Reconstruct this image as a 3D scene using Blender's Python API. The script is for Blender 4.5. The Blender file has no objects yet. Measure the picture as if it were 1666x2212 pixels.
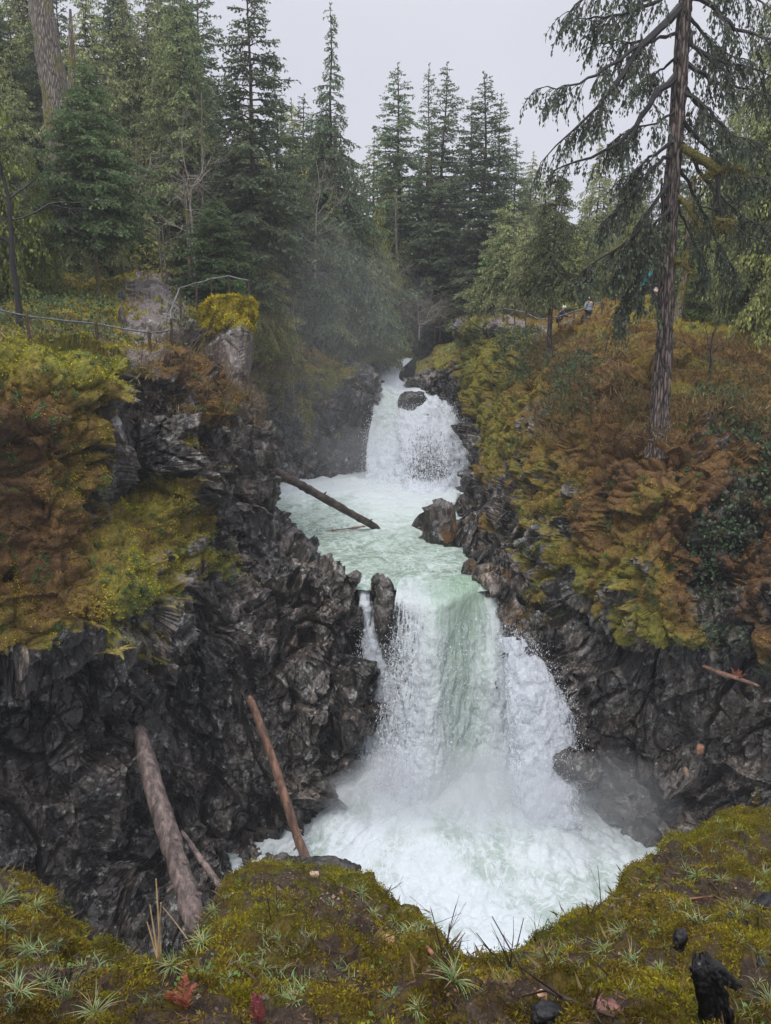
import bpy, math, random
import numpy as np
from mathutils import Vector, Matrix

DENOISE = True
# ---------------------------------------------------------------- camera, sky, sun, exposure
SC = bpy.context.scene
F0, TH = 1703.0, math.radians(12.5)          # focal length and pitch, in the units of the 1666 x 2212 picture
cam_d = bpy.data.cameras.new("camera")
cam = bpy.data.objects.new("camera", cam_d)
SC.collection.objects.link(cam)
cam.location = (0, 0, 0)
cam.rotation_euler = (math.radians(90) - TH, 0, 0)
cam_d.sensor_fit = 'VERTICAL'
cam_d.angle = 2 * math.atan(1106 / F0)
cam_d.clip_start = 0.05
cam_d.clip_end = 2000
SC.camera = cam

SUN_EL, SUN_AZ = math.radians(60), math.radians(205)
w = bpy.data.worlds.new("World"); SC.world = w; w.use_nodes = True
wn = w.node_tree; wn.nodes.clear()
sky = wn.nodes.new('ShaderNodeTexSky'); sky.sky_type = 'NISHITA'; sky.sun_disc = False
sky.sun_elevation = SUN_EL; sky.sun_rotation = SUN_AZ; sky.dust_density = 4; sky.ozone_density = 1.0
bg1 = wn.nodes.new('ShaderNodeBackground'); bg1.inputs[1].default_value = 0.05
bg2 = wn.nodes.new('ShaderNodeBackground'); bg2.inputs[1].default_value = 0.98      # the even overcast cloud layer
tcw = wn.nodes.new('ShaderNodeTexCoord'); nz = wn.nodes.new('ShaderNodeTexNoise')
nz.inputs['Scale'].default_value = 1.6; nz.inputs['Detail'].default_value = 5
wn.links.new(tcw.outputs['Generated'], nz.inputs['Vector'])
rw = wn.nodes.new('ShaderNodeValToRGB')
rw.color_ramp.elements[0].position = .3; rw.color_ramp.elements[0].color = (.41, .42, .475, 1)
rw.color_ramp.elements[1].position = .7; rw.color_ramp.elements[1].color = (.485, .49, .54, 1)
wn.links.new(nz.outputs['Fac'], rw.inputs[0])
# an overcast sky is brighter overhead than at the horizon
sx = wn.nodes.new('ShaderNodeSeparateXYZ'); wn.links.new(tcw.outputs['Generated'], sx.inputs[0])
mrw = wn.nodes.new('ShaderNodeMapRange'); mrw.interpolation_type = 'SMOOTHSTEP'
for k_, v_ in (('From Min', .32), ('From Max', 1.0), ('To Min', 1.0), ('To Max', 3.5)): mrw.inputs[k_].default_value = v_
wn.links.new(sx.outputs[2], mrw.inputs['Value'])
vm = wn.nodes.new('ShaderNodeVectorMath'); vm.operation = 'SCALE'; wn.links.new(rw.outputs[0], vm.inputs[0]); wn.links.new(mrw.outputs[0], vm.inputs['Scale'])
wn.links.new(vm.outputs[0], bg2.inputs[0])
wn.links.new(sky.outputs[0], bg1.inputs[0])
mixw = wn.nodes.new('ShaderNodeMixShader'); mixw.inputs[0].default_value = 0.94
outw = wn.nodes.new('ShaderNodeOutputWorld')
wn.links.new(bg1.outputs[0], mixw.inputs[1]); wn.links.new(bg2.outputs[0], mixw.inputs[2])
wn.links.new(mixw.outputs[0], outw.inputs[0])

sd = bpy.data.lights.new("sun", 'SUN'); sd.energy = 1.5; sd.angle = math.radians(24); sd.color = (1, .97, .92)
so = bpy.data.objects.new("sun", sd); SC.collection.objects.link(so)
so.rotation_euler = (math.radians(90) - SUN_EL, 0, math.pi - SUN_AZ)
so.location = (0, 0, 60)
SC.view_settings.view_transform = 'Standard'; SC.view_settings.look = 'None'
SC.view_settings.exposure = 0.65; SC.view_settings.gamma = 1
SC.cycles.use_denoising = DENOISE
SC.cycles.max_bounces = 6; SC.cycles.diffuse_bounces = 3; SC.cycles.glossy_bounces = 2
SC.cycles.transparent_max_bounces = 16; SC.cycles.volume_bounces = 2; SC.cycles.transmission_bounces = 3

# ---------------------------------------------------------------- helpers
rng = np.random.default_rng(7)
CT, ST = math.cos(TH), math.sin(TH)

def at(px, py, Y):
    """The 3D point at distance Y ahead that lies on the sight line through (px, py)."""
    u, v = (px - 833) / F0, (1106 - py) / F0
    k = Y / (CT + v * ST)
    return Vector((u * k, Y, (v * CT - ST) * k))

def pz(px, z, Y):
    return Vector(((px - 833) / F0 * (Y * CT - z * ST), Y, z))

def h3(ix, iy, iz, seed):
    h = (ix.astype(np.uint32) * np.uint32(374761393) + iy.astype(np.uint32) * np.uint32(668265263)
         + iz.astype(np.uint32) * np.uint32(2147483647) + np.uint32(seed * 974711 & 0xffffffff))
    h ^= h >> np.uint32(13); h *= np.uint32(1274126177); h ^= h >> np.uint32(16)
    h *= np.uint32(2246822519); h ^= h >> np.uint32(13)
    return h
def hf(h, k=0):
    g = h * np.uint32(2654435761) + np.uint32(k * 40503 + 12345)
    g ^= g >> np.uint32(15); g *= np.uint32(2246822519); g ^= g >> np.uint32(13)
    return g.astype(np.float32) / np.float32(4294967295.0)

def vnoise(P, seed=0):
    """gradient noise, about -1..1"""
    P = np.asarray(P, np.float32)
    I = np.floor(P); Fr = P - I; I = I.astype(np.int64)
    U = Fr * Fr * Fr * (Fr * (Fr * 6 - 15) + 10)
    r = np.zeros(len(P), np.float32)
    for dx in (0, 1):
        for dy in (0, 1):
            for dz in (0, 1):
                h = h3(I[:, 0] + dx, I[:, 1] + dy, I[:, 2] + dz, seed)
                g = (hf(h, 1) * 2 - 1) * (Fr[:, 0] - dx) + (hf(h, 2) * 2 - 1) * (Fr[:, 1] - dy) + (hf(h, 3) * 2 - 1) * (Fr[:, 2] - dz)
                wt = (U[:, 0] if dx else 1 - U[:, 0]) * (U[:, 1] if dy else 1 - U[:, 1]) * (U[:, 2] if dz else 1 - U[:, 2])
                r += g * wt
    return r * 1.5
def fbm(P, octv=4, seed=0, lac=2.1, gain=.5):
    a, r, s = 1.0, 0, 0.0
    for o in range(octv):
        r = r + a * vnoise(P * lac ** o + 17.3 * o, seed + o); s += a; a *= gain
    return r / s
def billow(P, octv=3, seed=0):
    """rounded cushions with sharp creases between them, about -0.5..0.8"""
    a, r, s = 1.0, 0, 0.0
    for o in range(octv):
        r = r + a * (np.sqrt(np.abs(vnoise(P * 2.1 ** o + 9.1 * o, seed + o)) + .003) * 1.9 - .85); s += a; a *= .5
    return r / s
def rotm(a, b, c):
    return np.array(Matrix.Rotation(a, 3, 'X') @ Matrix.Rotation(b, 3, 'Y') @ Matrix.Rotation(c, 3, 'Z'), np.float32)
def facet(P, seed=0, tilt=.6):
    """broken-rock blocks: every cell has its own offset and its own tilted face"""
    P = np.asarray(P, np.float32)
    I = np.floor(P).astype(np.int64)
    best = np.full(len(P), 1e9, np.float32); val = np.zeros(len(P), np.float32)
    for dx in (-1, 0, 1):
        for dy in (-1, 0, 1):
            for dz in (-1, 0, 1):
                cx, cy, cz = I[:, 0] + dx, I[:, 1] + dy, I[:, 2] + dz
                h = h3(cx, cy, cz, seed)
                ex = P[:, 0] - (cx + hf(h, 1)); ey = P[:, 1] - (cy + hf(h, 2)); ez = P[:, 2] - (cz + hf(h, 3))
                d = ex * ex + ey * ey + ez * ez
                v = (hf(h, 4) - .5) + tilt * ((hf(h, 5) - .5) * ex + (hf(h, 6) - .5) * ey + (hf(h, 7) - .5) * ez) * 2
                m = d < best
                best = np.where(m, d, best); val = np.where(m, v, val)
    return val

def sstep(a, b, x):
    t = np.clip((x - a) / (b - a), 0, 1); return t * t * (3 - 2 * t)

def tag(o, label=None, cat=None, group=None, kind=None):
    if label: o['label'] = label
    if cat: o['category'] = cat
    if group: o['group'] = group
    if kind: o['kind'] = kind
    return o
def empty(name, loc, rz=0, **k):
    o = bpy.data.objects.new(name, None); o.location = loc; o.rotation_euler = (0, 0, rz)
    o.empty_display_size = .3
    SC.collection.objects.link(o); return tag(o, **k)

class MB:
    """collects vertices and polygons (numpy), then links ONE mesh object"""
    def __init__(s): s.v = []; s.f = []; s.n = 0; s.c = []; s.m = []; s.hascol = False
    def add(s, verts, faces, col=None, mat=0):
        verts = np.asarray(verts, np.float32).reshape(-1, 3); faces = np.asarray(faces, np.int64)
        s.v.append(verts); s.f.append(faces + s.n); s.n += len(verts)
        if col is None: col = np.ones((len(verts), 3), np.float32)
        else: s.hascol = True
        col = np.asarray(col, np.float32)
        if col.ndim == 1: col = np.tile(col, (len(verts), 1))
        s.c.append(col); s.m.append(np.full(len(faces), mat, np.int32))
    def mesh(s, name, mats, smooth=True, attrs=None):
        me = bpy.data.meshes.new(name)
        V = np.concatenate(s.v); me.vertices.add(len(V)); me.vertices.foreach_set('co', V.ravel())
        tot = np.concatenate([np.full(len(f), f.shape[1], np.int64) for f in s.f])
        idx = np.concatenate([f.ravel() for f in s.f])
        me.loops.add(len(idx)); me.loops.foreach_set('vertex_index', idx.astype(np.int32))
        me.polygons.add(len(tot)); st = np.concatenate([[0], np.cumsum(tot)[:-1]])
        me.polygons.foreach_set('loop_start', st.astype(np.int32)); me.polygons.foreach_set('loop_total', tot.astype(np.int32))
        me.polygons.foreach_set('material_index', np.concatenate(s.m))
        me.polygons.foreach_set('use_smooth', np.full(len(tot), smooth, bool))
        me.update(calc_edges=True)
        if s.hascol:
            a = me.attributes.new('Col', 'FLOAT_COLOR', 'POINT')
            C = np.ones((len(V), 4), np.float32); C[:, :3] = np.concatenate(s.c); a.data.foreach_set('color', C.ravel())
        for k, val in (attrs or {}).items():
            a = me.attributes.new(k, 'FLOAT', 'POINT'); a.data.foreach_set('value', np.asarray(val, np.float32).ravel())
        for m in (mats if isinstance(mats, (list, tuple)) else [mats]): me.materials.append(m)
        return me
    def build(s, name, mats, parent=None, smooth=True, attrs=None, loc=None):
        o = bpy.data.objects.new(name, s.mesh(name, mats, smooth, attrs)); SC.collection.objects.link(o)
        if parent is not None: o.parent = parent
        if loc is not None: o.location = loc
        return o

def basis(D):
    D = D / (np.linalg.norm(D, axis=1, keepdims=True) + 1e-9)
    up = np.where(np.abs(D[:, 2:3]) > .9, np.array([[1., 0, 0]]), np.array([[0., 0, 1.]]))
    A = np.cross(D, up); A /= np.linalg.norm(A, axis=1, keepdims=True) + 1e-9
    return D, A, np.cross(A, D)
def prisms(mb, P0, P1, r0, r1, col=None, mat=0, k=3):
    """many thin straight twigs at once"""
    P0 = np.asarray(P0, float).reshape(-1, 3); P1 = np.asarray(P1, float).reshape(-1, 3); n = len(P0)
    if n == 0: return
    r0 = np.broadcast_to(np.asarray(r0, float), (n,)); r1 = np.broadcast_to(np.asarray(r1, float), (n,))
    D, A, B = basis(P1 - P0)
    ang = np.arange(k) * 2 * math.pi / k
    ring = A[:, None, :] * np.cos(ang)[None, :, None] + B[:, None, :] * np.sin(ang)[None, :, None]
    V = np.concatenate([P0[:, None] + ring * r0[:, None, None], P1[:, None] + ring * r1[:, None, None]], 1)
    i = np.arange(k); j = (i + 1) % k
    f = np.stack([i, j, j + k, i + k], 1)
    Fc = (f[None] + (np.arange(n) * 2 * k)[:, None, None]).reshape(-1, 4)
    c = None
    if col is not None:
        col = np.asarray(col, float); c = np.repeat(np.broadcast_to(col, (n, 3)), 2 * k, 0)
    mb.add(V.reshape(-1, 3), Fc, c, mat)
def tube(mb, pts, radii, k=8, col=None, mat=0, cap=True, rough=0, seed=0, rs=2.0):
    pts = np.asarray([tuple(p) for p in pts], float); n = len(pts)
    radii = np.broadcast_to(np.asarray(radii, float), (n,))
    T = np.gradient(pts, axis=0); D, A, B = basis(T)
    for i in range(1, n):                       # keep the frame from twisting
        a = A[i - 1] - D[i] * np.dot(A[i - 1], D[i]); a /= np.linalg.norm(a) + 1e-9; A[i] = a; B[i] = np.cross(a, D[i])
    ang = np.arange(k) * 2 * math.pi / k
    ring = A[:, None] * np.cos(ang)[None, :, None] + B[:, None] * np.sin(ang)[None, :, None]
    V = pts[:, None] + ring * radii[:, None, None]
    V = V.reshape(-1, 3)
    if rough:
        nv = vnoise(V * rs, seed) + .5 * vnoise(V * rs * 2.7, seed + 3)
        V = V + ring.reshape(-1, 3) * (nv * rough)[:, None] * np.repeat(radii, k)[:, None]
    i = np.arange(k); j = (i + 1) % k
    f = np.concatenate([np.stack([i, j, j + k, i + k], 1) + r * k for r in range(n - 1)])
    mb.add(V, f, col, mat)
    if cap:
        mb.add(V[:k], [list(range(k))[::-1]], col, mat); mb.add(V[-k:], [list(range(k))], col, mat)
def smooth_path(pts, n):
    P = np.asarray([tuple(p) for p in pts], float)
    return crom(P, n)
def crom(P, n):
    """Catmull-Rom along axis 0 with n samples in all (P may carry any trailing shape)"""
    P = np.asarray(P, float); m = len(P)
    if m == 2:
        t = np.linspace(0, 1, n).reshape((-1,) + (1,) * (P.ndim - 1)); return P[0] * (1 - t) + P[1] * t
    E = np.concatenate([[2 * P[0] - P[1]], P, [2 * P[-1] - P[-2]]])
    t = np.linspace(0, m - 1, n); i = np.minimum(t.astype(int), m - 2); f = (t - i).reshape((-1,) + (1,) * (P.ndim - 1))
    a, b, c, d = E[i], E[i + 1], E[i + 2], E[i + 3]
    return .5 * (2 * b + (c - a) * f + (2 * a - 5 * b + 4 * c - d) * f ** 2 + (3 * b - a - 3 * c + d) * f ** 3)
def seg_resample(P, counts):
    """Catmull-Rom with a given number of samples in each interval"""
    P = np.asarray(P, float); m = len(P)
    E = np.concatenate([[2 * P[0] - P[1]], P, [2 * P[-1] - P[-2]]]); out = []
    for i in range(m - 1):
        f = (np.arange(counts[i]) / counts[i]).reshape((-1,) + (1,) * (P.ndim - 1))
        a, b, c, d = E[i], E[i + 1], E[i + 2], E[i + 3]
        out.append(.5 * (2 * b + (c - a) * f + (2 * a - 5 * b + 4 * c - d) * f ** 2 + (3 * b - a - 3 * c + d) * f ** 3))
    out.append(P[-1:]); return np.concatenate(out)
def loft(G, cell, maxn=90):
    """G: columns x rows x channels (first three = xyz). Even resampling to about `cell` metres."""
    G = np.asarray(G, float)
    lr = np.linalg.norm(np.diff(G[:, :, :3], axis=1), axis=2).mean(0); cr = np.clip((lr / cell).astype(int), 2, maxn)
    lc = np.linalg.norm(np.diff(G[:, :, :3], axis=0), axis=2).mean(1); cc = np.clip((lc / cell).astype(int), 2, maxn)
    A = seg_resample(G, cc)
    A = seg_resample(A.transpose(1, 0, 2), cr).transpose(1, 0, 2)
    return A
def gridnormals(P):
    du = np.gradient(P, axis=0); dv = np.gradient(P, axis=1)
    N = np.cross(du, dv); return N / (np.linalg.norm(N, axis=2, keepdims=True) + 1e-9)
def gridfaces(nu, nv):
    i = np.arange(nu * nv).reshape(nu, nv)
    return np.stack([i[:-1, :-1], i[1:, :-1], i[1:, 1:], i[:-1, 1:]], -1).reshape(-1, 4)

# ---------------------------------------------------------------- materials
class NT:
    def __init__(s, name):
        s.m = bpy.data.materials.new(name); s.m.use_nodes = True; s.t = s.m.node_tree; s.t.nodes.clear()
        s.out = s.t.nodes.new('ShaderNodeOutputMaterial'); s.pos = s.n('NewGeometry').outputs['Position']
    def n(s, typ, **k):
        nd = s.t.nodes.new('ShaderNode' + typ)
        for a, b in k.items():
            if hasattr(nd, a) and a not in nd.inputs: setattr(nd, a, b)
        return nd
    def l(s, a, b): s.t.links.new(a, b)
    def inp(s, nd, key, val):
        if hasattr(val, 'is_linked') or hasattr(val, 'links'): s.l(val, nd.inputs[key])
        else: nd.inputs[key].default_value = val
    def attr(s, name, col=False):
        a = s.n('Attribute'); a.attribute_name = name; return a.outputs['Color' if col else 'Fac']
    def noise(s, scale, detail=4, rough=.5, vec=None, dist=0):
        a = s.n('TexNoise'); s.inp(a, 'Vector', vec or s.pos); a.inputs['Scale'].default_value = scale
        a.inputs['Detail'].default_value = detail; a.inputs['Roughness'].default_value = rough; a.inputs['Distortion'].default_value = dist
        return a.outputs['Fac']
    def vor(s, scale, feature='F1', vec=None, out='Distance', rnd=1):
        a = s.n('TexVoronoi'); a.feature = feature; s.inp(a, 'Vector', vec or s.pos); a.inputs['Scale'].default_value = scale
        a.inputs['Randomness'].default_value = rnd; return a.outputs[out]
    def mapv(s, scale=(1, 1, 1), rot=(0, 0, 0), vec=None):
        a = s.n('Mapping'); s.inp(a, 'Vector', vec or s.pos); a.inputs['Scale'].default_value = scale; a.inputs['Rotation'].default_value = rot
        return a.outputs[0]
    def math(s, op, a, b=0.0, clamp=False):
        m = s.n('Math'); m.operation = op; m.use_clamp = clamp; s.inp(m, 0, a); s.inp(m, 1, b); return m.outputs[0]
    def mr(s, x, a, b, c=0.0, d=1.0, smooth=True):
        m = s.n('MapRange'); m.interpolation_type = 'SMOOTHSTEP' if smooth else 'LINEAR'
        s.inp(m, 'Value', x); s.inp(m, 'From Min', a); s.inp(m, 'From Max', b); s.inp(m, 'To Min', c); s.inp(m, 'To Max', d); return m.outputs[0]
    def ramp(s, x, els, interp='LINEAR'):
        r = s.n('ValToRGB'); s.inp(r, 0, x); r.color_ramp.interpolation = interp
        e = r.color_ramp.elements
        while len(e) < len(els): e.new(.5)
        for q, (p, c) in zip(e, els): q.position = p; q.color = (c[0], c[1], c[2], 1)
        return r.outputs[0]
    def mix(s, f, a, b, blend='MIX'):
        m = s.n('Mix'); m.data_type = 'RGBA'; m.blend_type = blend
        s.inp(m, 0, f)
        for i, v in ((6, a), (7, b)):
            if hasattr(v, 'links'): s.l(v, m.inputs[i])
            else: m.inputs[i].default_value = (v[0], v[1], v[2], 1)
        return m.outputs[2]
    def bump(s, h, strength=1, dist=.1, normal=None):
        b = s.n('Bump'); s.inp(b, 'Height', h); b.inputs['Strength'].default_value = strength; b.inputs['Distance'].default_value = dist
        if normal is not None: s.l(normal, b.inputs['Normal'])
        return b.outputs[0]
    def principled(s, col, rough=.7, normal=None, spec=.5, **k):
        p = s.n('BsdfPrincipled')
        if hasattr(col, 'links'): s.l(col, p.inputs['Base Color'])
        else: p.inputs['Base Color'].default_value = (col[0], col[1], col[2], 1)
        s.inp(p, 'Roughness', rough); s.inp(p, 'Specular IOR Level', spec)
        if normal is not None: s.l(normal, p.inputs['Normal'])
        for a, b in k.items(): s.inp(p, a.replace('_', ' '), b)
        return p.outputs[0]
    def done(s, sh, vol=False):
        s.l(sh, s.out.inputs['Volume' if vol else 'Surface']); return s.m

def mat_cliff(name, fine=1.0, dark=1.0, fog=0):
    t = NT(name)
    strata = t.mapv((1.7, 1.7, .5), (.3, .35, .2))
    n1 = t.noise(.7, 6, .6); n2 = t.noise(3.2, 7, .65, vec=strata); n3 = t.noise(11 * fine, 6, .7)
    v1 = t.vor(1.0 * fine, 'DISTANCE_TO_EDGE', vec=t.mapv((1.2, 1.2, .7), (.35, .4, .2)))
    v2 = t.vor(3.2 * fine, 'F1', vec=t.mapv((1.3, 1.3, .6), (.35, .45, .4)))
    vc = t.vor(1.0 * fine, 'F1', vec=t.mapv((1.2, 1.2, .7), (.35, .4, .2)), out='Color')
    sep = t.n('SeparateColor'); t.l(vc, sep.inputs[0])
    g = t.math('ADD', t.math('MULTIPLY', n2, .55), t.math('ADD', t.math('MULTIPLY', n3, .3), t.math('MULTIPLY', sep.outputs[0], .16)))
    d = dark
    rock = t.ramp(g, [(.36, (.006 * d, .0054 * d, .005 * d)), (.48, (.019 * d, .0168 * d, .015 * d)), (.57, (.062 * d, .054 * d, .047 * d)), (.7, (.25 * d, .22 * d, .195 * d))])
    brown = t.mr(t.noise(.35, 3), .45, .7, 0, .55)
    rock = t.mix(brown, rock, t.mix(.9, rock, (.9, .62, .42), 'MULTIPLY'))
    crack = t.mr(v1, 0.0, .05, .35, 1)
    vb = t.vor(.4 * fine, 'F1', vec=t.mapv((1.2, 1.2, .8), (.4, .3, .3)), out='Color'); s2 = t.n('SeparateColor'); t.l(vb, s2.inputs[0])
    blockv = t.math('ADD', t.mr(sep.outputs[1], 0, 1, .45, 1.5, False), t.mr(s2.outputs[0], 0, 1, -.3, .6, False))
    sc_ = t.n('VectorMath'); sc_.operation = 'SCALE'; t.l(rock, sc_.inputs[0]); t.l(t.math('MULTIPLY', blockv, crack), sc_.inputs['Scale']); rock = sc_.outputs[0]
    pale = t.attr('pale')
    palec = t.ramp(t.noise(5, 7, .7, vec=strata), [(.3, (.045, .037, .032)), (.55, (.125, .1, .088)), (.75, (.26, .228, .205))])
    rock = t.mix(t.mr(t.math('ADD', pale, t.math('MULTIPLY', t.math('SUBTRACT', n3, .5), .9)), .3, .8), rock, palec)
    lich = t.mr(t.math('ADD', t.noise(2.2, 9, .75), t.math('MULTIPLY', n3, .25)), .69, .76)
    rock = t.mix(t.math('MULTIPLY', lich, .75), rock, (.3, .31, .285))
    # moss
    tint = t.math('ADD', t.attr('tint'), t.math('MULTIPLY', t.math('SUBTRACT', t.noise(.9, 4, .6), .5), .9))
    mc = t.ramp(tint, [(.05, (.06, .08, .018)), (.3, (.18, .16, .02)), (.5, (.17, .115, .02)), (.72, (.135, .069, .019)), (.95, (.085, .044, .017))])
    mc = t.mix(t.mr(t.noise(7 * fine, 5, .7), .35, .65), t.mix(.75, mc, (.28, .3, .3), 'MULTIPLY'), mc)
    mm = t.mr(t.math('ADD', t.attr('moss'), t.math('MULTIPLY', t.math('SUBTRACT', t.noise(3.5 * fine, 6, .7), .5), .8)), .42, .58)
    col = t.mix(mm, rock, mc)
    h = t.math('ADD', t.math('MULTIPLY', t.mr(v1, 0, .18), .8), t.math('ADD', t.math('MULTIPLY', v2, .7), t.math('MULTIPLY', n2, .9)))
    nb = t.bump(h, .6, .1 / fine)
    nb = t.bump(t.noise(30 * fine, 4, .7), .5, .03 / fine, nb)
    rough = t.mix(mm, t.ramp(n3, [(.3, (.22, .22, .22)), (.7, (.5, .5, .5))]), (.95, .95, .95))
    return t.done(t.principled(col, rough, nb, .5))
def mat_col(name, rough=.9, transl=0.25, var=.25, spec=.2, scale=1.0):
    """colour from the mesh's own Col attribute, with a small change from copy to copy"""
    t = NT(name); c = t.attr('Col', True)
    oi = t.n('ObjectInfo')
    hs = t.n('HueSaturation'); t.l(c, hs.inputs['Color'])
    t.l(t.mr(oi.outputs['Random'], 0, 1, 1 - var, 1 + var, False), hs.inputs['Value'])
    t.l(t.mr(t.math('FRACT', t.math('MULTIPLY', oi.outputs['Random'], 7.3)), 0, 1, .485, .515, False), hs.inputs['Hue'])
    sh = t.principled(hs.outputs[0], rough, None, spec)
    if transl:
        tr = t.n('BsdfTranslucent'); t.l(hs.outputs[0], tr.inputs[0])
        m = t.n('MixShader'); m.inputs[0].default_value = transl; t.l(sh, m.inputs[1]); t.l(tr.outputs[0], m.inputs[2]); sh = m.outputs[0]
    return t.done(sh)
def mat_bark(name, c0=(.03, .022, .018), c1=(.13, .105, .09), moss=0.0, scale=9.0, stretch=.16):
    t = NT(name)
    v = t.mapv((1, 1, stretch))
    a = t.noise(scale, 6, .65, vec=v, dist=.4); b = t.vor(scale * 1.3, 'DISTANCE_TO_EDGE', vec=v)
    col = t.ramp(t.math('ADD', t.math('MULTIPLY', a, .7), t.math('MULTIPLY', t.mr(b, 0, .25), .35)), [(.3, c0), (.75, c1)])
    if moss:
        col = t.mix(t.mr(t.noise(1.1, 6, .7), .62 - moss * .3, .72 - moss * .2), col, (.15, .135, .03))
    nb = t.bump(t.math('ADD', a, t.mr(b, 0, .3)), .9, .05)
    return t.done(t.principled(col, .85, nb, .25))
def mat_log(name, c0, c1, ax=(5, 5, .5)):
    t = NT(name); v = t.mapv(ax); a = t.noise(1.0, 7, .7, vec=v, dist=.3); b = t.noise(2.3, 5, .6)
    col = t.ramp(t.math('ADD', t.math('MULTIPLY', a, .75), t.math('MULTIPLY', b, .3)), [(.38, c0), (.5, tuple((x + y) / 3 for x, y in zip(c0, c1))), (.64, c1)])
    return t.done(t.principled(col, .5, t.bump(a, 1, .1), .4))
def mat_plain(name, col, rough=.6, metal=0.0, nscale=8, var=.4, bump=.0):
    t = NT(name)
    n = t.noise(nscale, 6, .65)
    c = t.mix(t.mr(n, .3, .7), tuple(x * (1 - var) for x in col), tuple(min(1, x * (1 + var)) for x in col))
    nb = t.bump(n, .5, bump) if bump else None
    return t.done(t.principled(c, rough, nb, .4, Metallic=metal))
# ---------------------------------------------------------------- ground, cliffs
M_CLIFF = mat_cliff('wet_rock_and_moss')
M_NEAR = mat_cliff('near_moss_and_soil', fine=3.2)

PATCH = {}
def patch(name, G, cell, attr_fn, mat, big=.5, blk=.35, small=.09, mossamp=.3, seed=0, lab=None, cat=None, kind='structure', maxn=90, fac=1.0, fade=None, hump=None, strat=(.3, .35, .2)):
    """G: columns x rows x (x, y, z, moss, tint, pale)"""
    A = loft(G, cell, maxn)
    P = A[:, :, :3]; N = -gridnormals(P)
    nu, nv = P.shape[:2]; Pf = P.reshape(-1, 3).astype(np.float32); Nf = N.reshape(-1, 3)
    moss, tint, pale = [A[:, :, i].reshape(-1).copy() for i in (3, 4, 5)]
    if attr_fn: moss, tint, pale = attr_fn(Pf, Nf, moss, tint, pale)
    R1 = rotm(*strat); Q = Pf @ R1
    mm = sstep(.3, .7, moss + .5 * fbm(Pf * .9, 4, seed + 40))
    f_ = np.float32(fac)
    wq = Q + .2 * np.stack([vnoise(Pf * .9, seed + 11), vnoise(Pf * .9, seed + 12), vnoise(Pf * .9, seed + 13)], 1)
    crev = 1 - sstep(0, .07, np.abs(vnoise(wq * np.array([.42, .42, .2], np.float32) * f_, seed + 14)))
    crev2 = 1 - sstep(0, .1, np.abs(vnoise(wq * np.array([1.1, 1.1, .5], np.float32) * f_, seed + 15)))
    rock = big * 1.3 * fbm(Pf * .22, 3, seed) + blk * 2.3 * facet(Q * np.array([.32, .32, .2], np.float32) * f_, seed + 1, 1.1) \
        + blk * 1.25 * facet(wq * np.array([.8, .8, .5], np.float32) * f_, seed + 2, 1.0) + small * 1.7 * facet(wq * np.array([1.9, 1.9, 1.2], np.float32) * f_, seed + 3, 1.0) \
        + small * .55 * facet(Q * np.array([4.5, 4.5, 2.5], np.float32) * f_, seed + 7, 1.0) + small * .2 * fbm(Q * 9 * f_, 2, seed + 4) - blk * 1.2 * crev - small * 1.2 * crev2 - blk * .5
    rock = rock * (1 - .8 * sstep(.5, .72, pale))
    wp = Pf + .12 * np.stack([vnoise(Pf * .8, seed + 31), vnoise(Pf * .8, seed + 32), vnoise(Pf * .8, seed + 33)], 1)
    cush = np.sqrt(np.abs(vnoise(wp * np.array([.65, .65, 1.0], np.float32) * f_, seed + 5)) + .002) * 1.7 - .75
    cush2 = np.sqrt(np.abs(vnoise(wp * np.array([1.5, 1.5, 2.6], np.float32) * f_, seed + 6)) + .002) * 1.7 - .75
    ms = big * fbm(Pf * .22, 3, seed) + blk * .9 * facet(Pf * np.array([.5, .5, .7], np.float32), seed + 21, .5) - .4 * blk * crev \
        + mossamp * .75 * (.45 + .9 * sstep(-.3, .3, vnoise(Pf * .17, seed + 41))) * cush + mossamp * .3 * cush2 + small * .7 * fbm(Pf * 4.5 * fac, 4, seed + 8) - .12
    if hump is not None: ms = ms + hump(Pf)
    d = rock * (1 - mm) + ms * mm
    if fade is not None: d = d * fade(Pf)
    V = Pf + Nf * d[:, None]
    mb = MB(); mb.add(V, gridfaces(nu, nv)[:, ::-1])
    o = mb.build(name, mat, smooth=False, attrs={'moss': moss, 'tint': tint, 'pale': pale})
    tag(o, lab, cat, kind=kind)
    Vg = V.reshape(nu, nv, 3); du_, dv_ = np.gradient(Vg, axis=0).reshape(-1, 3), np.gradient(Vg, axis=1).reshape(-1, 3)
    PATCH[id(V)] = (V, du_, dv_, np.minimum(np.linalg.norm(np.cross(du_, dv_), axis=1), .02))
    N2 = -gridnormals(V.reshape(nu, nv, 3)).reshape(-1, 3)
    return o, V, N2, moss, tint

def col(pts): return [tuple(at(*p)) for p in pts]

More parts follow.
